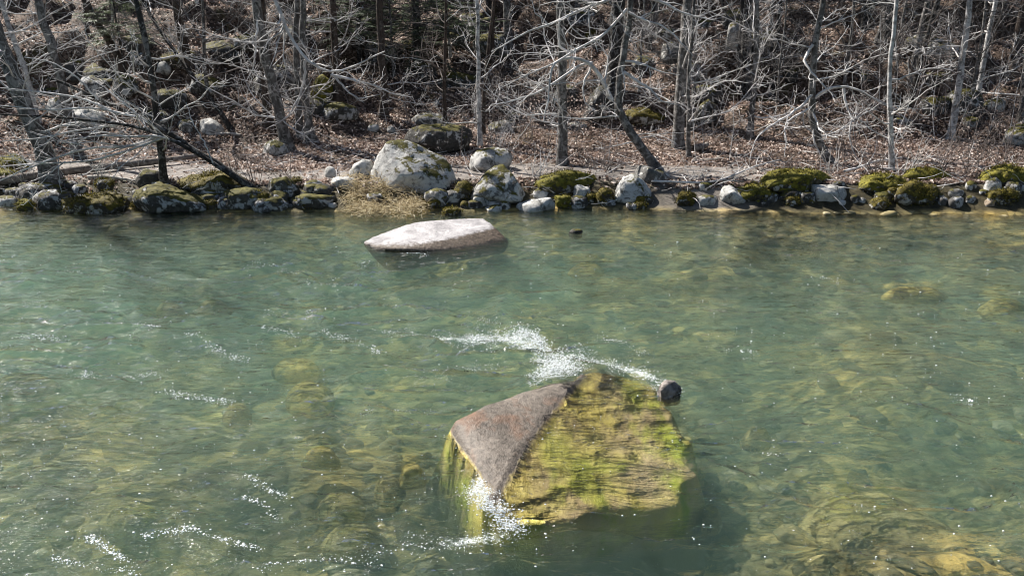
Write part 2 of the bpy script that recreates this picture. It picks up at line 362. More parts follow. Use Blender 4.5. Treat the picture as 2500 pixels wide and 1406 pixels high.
def boulder_material():
    """wet brown-grey rock; mustard and green algae grow where it lies under water"""
    m, nt, out = new_mat('wet_boulder'); v, g = posn(nt)
    sx = N(nt, 'ShaderNodeSeparateXYZ'); nt.links.new(g.outputs['Position'], sx.inputs[0]); z = sx.outputs['Z']; x = sx.outputs['X']
    v0 = v; v, g = posn(nt, (0, 0, 0), (1, .55, 1)); n1 = noise(nt, v, 2.0, 6, .6); n2 = noise(nt, v0, 18, 5, .65); n3 = noise(nt, v0, 70, 3, .6)
    dry = ramp(nt, n1, [(.3, (.075, .062, .050)), (.55, (.145, .122, .10)), (.72, (.21, .18, .15))])
    dry = mix(nt, .85, dry, ramp(nt, n2, [(.32, .4), (.5, .95), (.66, 1.35)]), 'MULTIPLY')
    rust = ramp(nt, noise(nt, v, 2.6, 4, .6, .3), [(.52, 0), (.64, 1)])
    dry = mix(nt, math_(nt, 'MULTIPLY', rust, .55), dry, (.22, .11, .06))
    # mustard algae colour; its squiggles are sun caustics painted in
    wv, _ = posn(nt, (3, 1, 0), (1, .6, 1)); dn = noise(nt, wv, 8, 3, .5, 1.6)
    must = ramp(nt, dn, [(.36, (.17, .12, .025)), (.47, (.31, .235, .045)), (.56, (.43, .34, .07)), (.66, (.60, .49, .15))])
    olive = ramp(nt, noise(nt, v, 5, 4, .55), [(.3, (.46, .39, .08)), (.5, (.64, .54, .14)), (.68, (.80, .70, .28))])
    green = ramp(nt, noise(nt, v, 7, 4, .55, .5), [(.3, (.24, .32, .025)), (.6, (.42, .47, .05)), (.75, (.58, .61, .10))])
    tan = ramp(nt, n1, [(.35, (.34, .25, .14)), (.65, (.70, .55, .32))])
    alg = mix(nt, ramp(nt, noise(nt, v, 1.9, 5, .6), [(.41, 0), (.54, 1)]), olive, tan)
    gm = ramp(nt, noise(nt, v, 1.7, 6, .62, .4), [(.48, 0), (.57, 1)])
    alg = mix(nt, gm, alg, green)
    near = ramp(nt, z, [(0, 0), (1, 0)])
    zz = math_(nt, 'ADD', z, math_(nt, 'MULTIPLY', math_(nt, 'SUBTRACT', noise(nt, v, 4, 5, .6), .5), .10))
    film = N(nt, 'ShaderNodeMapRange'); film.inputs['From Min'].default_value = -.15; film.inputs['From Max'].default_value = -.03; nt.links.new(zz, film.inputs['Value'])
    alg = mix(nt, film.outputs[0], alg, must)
    up = N(nt, 'ShaderNodeMapRange'); up.inputs['From Min'].default_value = -.052; up.inputs['From Max'].default_value = -.018; nt.links.new(math_(nt, 'ADD', z, math_(nt, 'MULTIPLY', math_(nt, 'SUBTRACT', noise(nt, v, 12, 4, .6), .5), .03)), up.inputs['Value'])
    dp = N(nt, 'ShaderNodeMapRange'); dp.inputs['From Min'].default_value = -.30; dp.inputs['From Max'].default_value = -.48; nt.links.new(zz, dp.inputs['Value'])
    alg = mix(nt, dp.outputs[0], alg, ramp(nt, n1, [(.3, (.05, .055, .025)), (.7, (.12, .115, .05))]))
    col = mix(nt, up.outputs[0], alg, dry)
    h = math_(nt, 'ADD', math_(nt, 'MULTIPLY', n2, .7), math_(nt, 'MULTIPLY', n3, .3))
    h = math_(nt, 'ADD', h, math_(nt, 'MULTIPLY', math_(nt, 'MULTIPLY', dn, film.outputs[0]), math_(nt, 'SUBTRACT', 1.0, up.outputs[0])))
    principled(nt, out, col, .5, bump(nt, h, .8, .034), .35); return m
M['knob'] = rock_mat('knob_stone', (.38, .34, .31), .0, .0, 14)
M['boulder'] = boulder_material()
def slab_material():
    m, nt, out = new_mat('bleached_slab'); v, g = posn(nt)
    sx = N(nt, 'ShaderNodeSeparateXYZ'); nt.links.new(g.outputs['Position'], sx.inputs[0]); z = sx.outputs['Z']
    n1 = noise(nt, v, 2.5, 6, .6, .4); n2 = noise(nt, v, 16, 5, .7)
    pale = ramp(nt, n1, [(.3, (.20, .19, .195)), (.5, (.36, .345, .35)), (.7, (.52, .50, .505))])
    pale = mix(nt, .7, pale, ramp(nt, n2, [(.28, .45), (.5, 1), (.7, 1.1)]), 'MULTIPLY')
    wet = ramp(nt, n2, [(.3, (.035, .027, .02)), (.55, (.11, .082, .06)), (.7, (.22, .18, .145))])
    zz = math_(nt, 'ADD', z, math_(nt, 'MULTIPLY', math_(nt, 'SUBTRACT', noise(nt, v, 8, 6, .7), .5), .11))
    zz = math_(nt, 'SUBTRACT', math_(nt, 'SUBTRACT', zz, math_(nt, 'MULTIPLY', sx.outputs['X'], .05)), .095)
    up = N(nt, 'ShaderNodeMapRange'); up.inputs['From Min'].default_value = .04; up.inputs['From Max'].default_value = .07; nt.links.new(zz, up.inputs['Value'])
    col = mix(nt, up.outputs[0], wet, pale)
    pit = ramp(nt, noise(nt, v, 11, 2, .5), [(.24, 1), (.27, 0)]); col = mix(nt, math_(nt, 'MULTIPLY', pit, .9), col, (.03, .03, .03))
    principled(nt, out, col, .6, bump(nt, math_(nt, 'ADD', n2, n1), .6, .04), .3); return m
M['slab'] = slab_material()

# ------------------------------------------------------------------ ground sheet
def axis(segs):
    out = []
    for a, b, st in segs: out += list(np.arange(a, b-1e-6, st))
    return np.array(out+[segs[-1][1]])
gx = axis([(-110, -40, 3.5), (-40, -17, .5), (-17, 17, .13), (17, 40, .5), (40, 110, 3.5)])
gy = axis([(-25, 2, 1.5), (2, 16.2, .13), (16.2, 24, .09), (24, 45, .2), (45, 75, .6), (75, 190, 3)])
X, Y = np.meshgrid(gx, gy); Z = H(X, Y)
def grid_faces(ny, nx):
    i = np.arange(ny-1)[:, None]*nx+np.arange(nx-1)[None, :]
    return np.stack([i, i+1, i+nx+1, i+nx], -1).reshape(-1, 4)
dd = Y-shore(X)
path = sstep(.9, 1.5, dd)*(1-sstep(3.0, 4.6, dd+.9*sstep(4, -2, X)*0+.8*vnoise(X*.5, Y*.5)))
soil = sstep(-.05, .1, dd)*(1-sstep(.9, 1.6, dd))*(1-.9*gauss(X, Y, 4.3, 17.3, 1.1, 1.2))
lit = np.clip(sstep(1.2, 2.2, dd)*(1-.75*path*(1-.45*sstep(5, 9, X))), 0, 1)
bedm = 1-sstep(.0, .10, Z+.03)
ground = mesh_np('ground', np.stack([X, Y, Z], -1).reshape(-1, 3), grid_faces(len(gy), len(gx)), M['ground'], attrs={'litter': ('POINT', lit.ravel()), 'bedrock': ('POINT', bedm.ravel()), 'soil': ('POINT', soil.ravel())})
tag(ground, 'brown leaf covered slope, silty river bank and stony river bed', 'ground', kind='structure')

# ------------------------------------------------------------------ water body
wx = axis([(-60, -13, 1.0), (-13, 13, .04), (13, 60, 1.0)])
wy = axis([(-25, 3.6, .6), (3.6, 8.5, .028), (8.5, 12.5, .05), (12.5, 19.6, .085)])
X, Y = np.meshgrid(wx, wy); ZW = W(X, Y); nx, ny = len(wx), len(wy)
V = np.stack([X, Y, ZW], -1).reshape(-1, 3); n0 = len(V)
Fs = [grid_faces(ny, nx)]
bi = np.concatenate([np.arange(nx), (np.arange(1, ny)*nx+nx-1), ((ny-1)*nx+np.arange(nx-2, -1, -1)), (np.arange(ny-2, 0, -1)*nx)])
low = V[bi].copy(); low[:, 2] = -2.6
V = np.concatenate([V, low]); nb = len(bi); k = np.arange(nb); k2 = (k+1) % nb
Fs.append(np.stack([bi[k2], bi[k], n0+k, n0+k2], -1))
c = len(V); V = np.concatenate([V, [[0, 0, -2.6]]]); Fs.append(np.stack([n0+k2, n0+k, np.full(nb, c)], -1))
water = mesh_np('water', V, Fs, M['water'])
tag(water, 'clear teal river water with ripples', 'water', kind='structure')

# ------------------------------------------------------------------ rocks
_ico = {}
def ico(sub):
    if sub not in _ico:
        bm = bmesh.new(); bmesh.ops.create_icosphere(bm, subdivisions=sub, radius=1); bm.verts.ensure_lookup_table()
        _ico[sub] = (np.array([v.co[:] for v in bm.verts]), np.array([[v.index for v in f.verts] for f in bm.faces])); bm.free()
    return _ico[sub]
def hull_planes(pts):
    bm = bmesh.new()
    for p in pts: bm.verts.new(p)
    bmesh.ops.convex_hull(bm, input=bm.verts[:]); bm.normal_update()
    r = [(f.normal.copy(), f.calc_center_median()) for f in bm.faces]; bm.free()
    n = np.array([a[:] for a, _ in r]); d = np.array([a.dot(b) for a, b in r]); return n, d
def hull_rock(name, pts, mat, sub=4, p=14, amp=.05, seed=0, rough=1.0):
    pts = np.asarray(pts, float); c = pts.mean(0); q = pts-c
    n, d = hull_planes([tuple(a) for a in q]); d = np.maximum(d, .02)
    if p >= 24:
        rc = np.random.default_rng(seed*3+1); en = rc.normal(size=(9, 3)); en[:, 1] -= .5; en /= np.linalg.norm(en, axis=1, keepdims=True)
        ed = (q@en.T).max(0)*rc.uniform(.70, .92, 9); n = np.concatenate([n, en]); d = np.concatenate([d, ed])
    dirs, fc = ico(sub)
    a = np.clip(dirs@n.T, 0, None)/d[None, :]
    r = (a**p).sum(1)**(-1/p)*1.03
    size = np.median(r); Vv = dirs*r[:, None]
    w = Vv/size
    fq = fbm(w[:, 0]*6+seed*2.7, w[:, 1]*6, w[:, 2]*6+seed, 3)
    nz = fbm(w[:, 0]*1.3+seed*7.7, w[:, 1]*1.3+seed*3.1, w[:, 2]*1.3, 5)
    rg = 1-np.abs(fbm(w[:, 0]*2.1+seed, w[:, 1]*2.1, w[:, 2]*2.1+seed*5, 4))*2
    Vv = Vv+dirs*(size*amp*rough*(1.5*nz+.9*rg+.55*fq-.3))[:, None]
    zb = q[:, 2].min(); base = c+np.array([0, 0, zb])
    Vv = Vv-np.array([0, 0, zb])
    return mesh_np(name, Vv+base, fc, mat, None, True, base)
def outline(cx, cy, w, h, seed, k=9):
    r = random.Random(seed); o = []
    ph = r.random()
    for i in range(k):
        t = 2*math.pi*(i+ph+r.uniform(-.25, .25))/k; e = .75
        x = math.copysign(abs(math.cos(t))**e, math.cos(t)); y = math.copysign(abs(math.sin(t))**e, math.sin(t))
        s = r.uniform(.86, 1.06); o.append((cx+.5*w*x*s, cy-.5*h*y*s))
    return o
rock_count = [0]
def rock(name, label, spec, mat, thick=.8, fs=None, fr_px=None, Yc=None, group=None, p=14, amp=.05, front=.62, sink=.12, sub=None, cat='rock', drop=.12):
    rock_count[0] += 1; sd = rock_count[0]
    o = spec if isinstance(spec, list) else outline(*spec, sd)
    o = np.array(o, float); cx, cy = (o.min(0)+o.max(0))/2; w, h = o.max(0)-o.min(0)
    g = G(cx, o[:, 1].max()-.02*h)
    if g[2] < 0: g = P(cx, o[:, 1].max()-.02*h, -.02)
    wm = w/F*g[1]*1.02; th = thick*min(wm, 2.2*h/F*g[1]+.5*wm)
    if Yc is None: Yc = g[1]+th*.38
    pts = [D(a, b, Yc) for a, b in o]
    low = [D(a, b, Yc)-np.array([0, 0, sink]) for a, b in o if b > cy]
    rs = random.Random(sd*13); fx, fy = fs if fs else (rs.uniform(-.22, .12), rs.uniform(-.02, .2))
    fr = [D(cx+fx*w+(a-cx)*front*.8, cy+fy*h+(b-cy)*front*.8, Yc-th*(.5+rs.uniform(-.12, .08))) for a, b in o]
    fr += [D(cx+(a-cx)*front*1.1, cy+(b-cy)*front*1.1, Yc-th*.5)-np.array([0, 0, sink]) for a, b in o if b > cy]
    if fr_px: fr = [D(a, b, Yc+dy*th) for a, b, dy in fr_px]
    bk = [D(cx+(a-cx)*.7, cy+(b-cy)*.7, Yc+th*.5)-np.array([0, 0, sink*.5]) for a, b in o]
    if sub is None: sub = 5 if w > 130 else (4 if w > 45 else 3)
    ob = hull_rock(name, pts+low+fr+bk, M[mat], sub, 70 if fr_px else p, amp*(.5 if fr_px else 1), sd)
    if mat.startswith('moss') and w > 30:
        me = ob.data; nv = len(me.vertices); co = np.empty(nv*3, np.float32); me.vertices.foreach_get('co', co); co = co.reshape(-1, 3); no = np.empty(nv*3, np.float32); me.vertices.foreach_get('normal', no); no = no.reshape(-1, 3)
        rg_ = np.random.default_rng(sd); n = int(min(2600, 14*w)); i = rg_.choice(np.nonzero(co[:, 2] > .04)[0], n)
        d = no[i]+rg_.normal(0, .55, (n, 3)); d[:, 2] -= .25; d /= np.linalg.norm(d, axis=1, keepdims=True); wv = np.cross(d, rg_.normal(size=(n, 3))); wv /= np.linalg.norm(wv, axis=1, keepdims=True)
        c = co[i]+rg_.normal(0, .025, (n, 3)); L = rg_.uniform(.02, .065, n)[:, None]; hw = rg_.uniform(.005, .014, n)[:, None]
        V = np.stack([c-wv*hw, c+d*L, c+wv*hw], 1).reshape(-1, 3)
        mesh_np('fronds', V, np.arange(len(V)).reshape(-1, 3), M['frond'], ob, False, None, {'tone': ('FACE', rg_.random(n)**1.5)})
    return tag(ob, label, cat, group)
def tps(xy, z):
    n = len(xy)
    def U(r2): return -np.sqrt(r2+.0016)
    K = U(((xy[:, None]-xy[None])**2).sum(-1))+np.eye(n)*.0015; Pm = np.c_[np.ones(n), xy]
    A = np.block([[K, Pm], [Pm.T, np.zeros((3, 3))]]); s = np.linalg.solve(A, np.r_[z, 0, 0, 0])
    def f(x, y):
        r2 = (x[..., None]-xy[:, 0])**2+(y[..., None]-xy[:, 1])**2
        return U(r2)@s[:n]+s[n]+s[n+1]*x+s[n+2]*y
    return f
def poly_dist(poly, X, Y):
    d2 = np.full(X.shape, 1e9); ins = np.zeros(X.shape, bool)
    for (ax, ay), (bx, by) in zip(poly, np.roll(poly, -1, 0)):
        t = np.clip(((X-ax)*(bx-ax)+(Y-ay)*(by-ay))/((bx-ax)**2+(by-ay)**2), 0, 1); d2 = np.minimum(d2, (X-ax-t*(bx-ax))**2+(Y-ay-t*(by-ay))**2)
        c = ((ay > Y) != (by > Y)) & (X < (bx-ax)*(Y-ay)/(by-ay+1e-12)+ax); ins ^= c
    return np.where(ins, -1, 1)*np.sqrt(d2)
def tps_rock(name, ctrl, mat, step, amp, cut=-1.3, dry=None):
    pts = np.array([np.r_[P(a, b, -.05 if z < -.15 else z)[:2], z] for a, b, z in ctrl]); f = tps(pts[:, :2], pts[:, 2])
    (x0, y0), (x1, y1) = pts[:, :2].min(0)-.1, pts[:, :2].max(0)+.1
    X, Y = np.meshgrid(np.arange(x0, x1, step), np.arange(y0, y1, step)); Z = f(X, Y)
    Z = Z+amp*fbm(X*2.2, Y*2.2, 2., 5)+amp*.35*(1-2*np.abs(fbm(X*5, Y*5, 7., 3)))
    if dry is not None:
        left, right = [np.array([P(*q)[:2] for q in d_]) for d_ in dry]
        def dl(pl):
            d2 = np.full(X.shape, 1e9)
            for (ax, ay), (bx, by) in zip(pl[:-1], pl[1:]):
                t = np.clip(((X-ax)*(bx-ax)+(Y-ay)*(by-ay))/((bx-ax)**2+(by-ay)**2), 0, 1); d2 = np.minimum(d2, (X-ax-t*(bx-ax))**2+(Y-ay-t*(by-ay))**2)
            return np.sqrt(d2)
        d_l, d_r = dl(left), dl(right); ins = poly_dist(np.concatenate([left, right[1:-1]]), X, Y) < 0
        wob = .020*fbm(X*2.6, Y*2.6, 3., 4)+.006*fbm(X*9, Y*9, 5., 3)
        zin = .004+.21*d_r-.06*d_r**2+wob-.07*np.exp(-d_l/.09)
        film = .004-np.minimum(.060*d_r+.055*np.minimum(d_r/.12, 1), .30)+wob*(1-.6*np.minimum(d_r/.12, 1))
        side = np.array([P(a, b, 0)[:2] for a, b in [(1200,1212),(1212,1180),(1238,1135),(1280,1075),(1335,1005),(1385,946),(1420,913),(1440,885),(1900,885),(1900,1400),(1232,1400)]])
        wet_side = sstep(-.10, -.005, -poly_dist(side, X, Y))
        Z = np.where(ins, zin, np.minimum(Z+.05, (zin-2.6*d_l)+(film-(zin-2.6*d_l))*wet_side))
    Z = np.clip(Z, cut, None); ny, nx = Z.shape
    V = np.stack([X, Y, Z], -1).reshape(-1, 3); n0 = len(V)
    Vb = V.copy(); Vb[:, 2] = cut-.1
    fc = grid_faces(ny, nx)
    e = np.concatenate([np.arange(nx), np.arange(1, ny)*nx+nx-1, (ny-1)*nx+np.arange(nx-2, -1, -1), np.arange(ny-2, 0, -1)*nx]); e2 = np.roll(e, -1)
    sd = np.stack([e2, e, n0+e, n0+e2], -1)
    org = [(x0+x1)/2, (y0+y1)/2, cut-.1]
    return mesh_np(name, np.concatenate([V, Vb]), np.concatenate([fc, fc[:, ::-1]+n0, sd]), M[mat], None, True, org), f

# the big boulder in the near water
ctrl = [(1112,1016,.11),(1124,1044,.115),(1180,985,.17),(1285,946,.16),(1345,926,.11),(1418,913,.02),
        (1150,1080,.12),(1178,1130,.085),(1192,1180,.05),(1197,1205,.03),(1230,1080,.065),(1290,1020,.055),(1340,965,.035),(1250,1000,.115),(1212,1150,.035),
        (1235,1165,-.025),(1275,1105,-.025),(1325,1030,-.02),(1385,955,-.015),(1240,1220,-.03),
        (1270,1268,-.05),(1330,1272,-.07),(1400,1264,-.09),(1500,1240,-.12),(1600,1220,-.16),(1655,1208,-.19),(1705,1140,-.21),(1690,1060,-.20),(1640,990,-.17),(1600,955,-.13),(1520,922,-.08),(1460,908,-.05),
        (1480,940,-.06),(1440,935,-.045),(1560,960,-.09),(1350,1120,-.045),(1450,1020,-.06),(1500,1120,-.09),(1580,1080,-.12),(1420,1180,-.07),(1620,1150,-.15),
        (1098,1030,-.30),(1078,1090,-.36),(1088,1150,-.42),(1128,1190,-.36),(1150,1205,-.3),
        (1040,1080,-.95),(1046,1180,-1.0),(1120,1255,-.95),(1200,1290,-.8),
        (1270,1300,-.8),(1350,1312,-.95),(1500,1285,-1.0),(1680,1255,-1.05),(1762,1165,-1.1),(1748,1060,-1.1),(1690,965,-1.05),(1620,915,-1.0),(1520,884,-.9),(1430,880,-.85),(1310,900,-.75),(1190,940,-.75),(1088,985,-.8)]
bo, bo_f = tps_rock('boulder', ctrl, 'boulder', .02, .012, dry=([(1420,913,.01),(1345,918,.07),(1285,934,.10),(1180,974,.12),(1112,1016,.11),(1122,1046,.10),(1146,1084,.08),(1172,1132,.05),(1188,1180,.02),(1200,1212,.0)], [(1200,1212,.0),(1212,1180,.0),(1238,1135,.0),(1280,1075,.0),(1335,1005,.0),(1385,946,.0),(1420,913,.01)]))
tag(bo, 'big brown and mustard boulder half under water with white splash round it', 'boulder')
# pale slab further out: flat tilted top, wet lower face
sp_ = [P(q[0], q[1], q[2]*.62) for q in [(881,593,.03),(905,577,.11),(1000,548,.25),(1012,541,.32),(1100,534,.36),(1180,530,.36),(1197,541,.30),(1232,572,.05),(925,604,.02),(1000,607,.04),(1015,590,.14),(1100,579,.18),(1196,556,.24)]]
sp_ += [np.r_[P(a, b, 0)[:2], z] for a, b, z in [(1030,610,-.05),(1150,600,-.06),(1250,582,-.08),(935,585,-.5),(950,603,-.5),(1030,588,-.4),(1180,578,-.4),(1240,568,-.4),(1230,560,-.5),(1010,572,-.5)]]
sl = hull_rock('boulder', sp_, M['slab'], 6, 23.9, .014, 3)
tag(sl, 'bleached whitish slab rising from the river with a wet brown lower edge', 'boulder')
rock('stone', 'small grey knob of stone poking out of the water beside the mustard boulder', [(1604,955),(1612,935),(1632,922),(1650,930),(1662,950),(1658,968),(1630,974),(1608,966)], 'knob', .9, amp=.13, p=26, sink=.10)
rock('stone', 'tiny dark stone breaking the surface right of the bleached slab', [(1388,566),(1396,558),(1412,557),(1424,563),(1420,570),(1400,571)], 'dark_rock', .9)

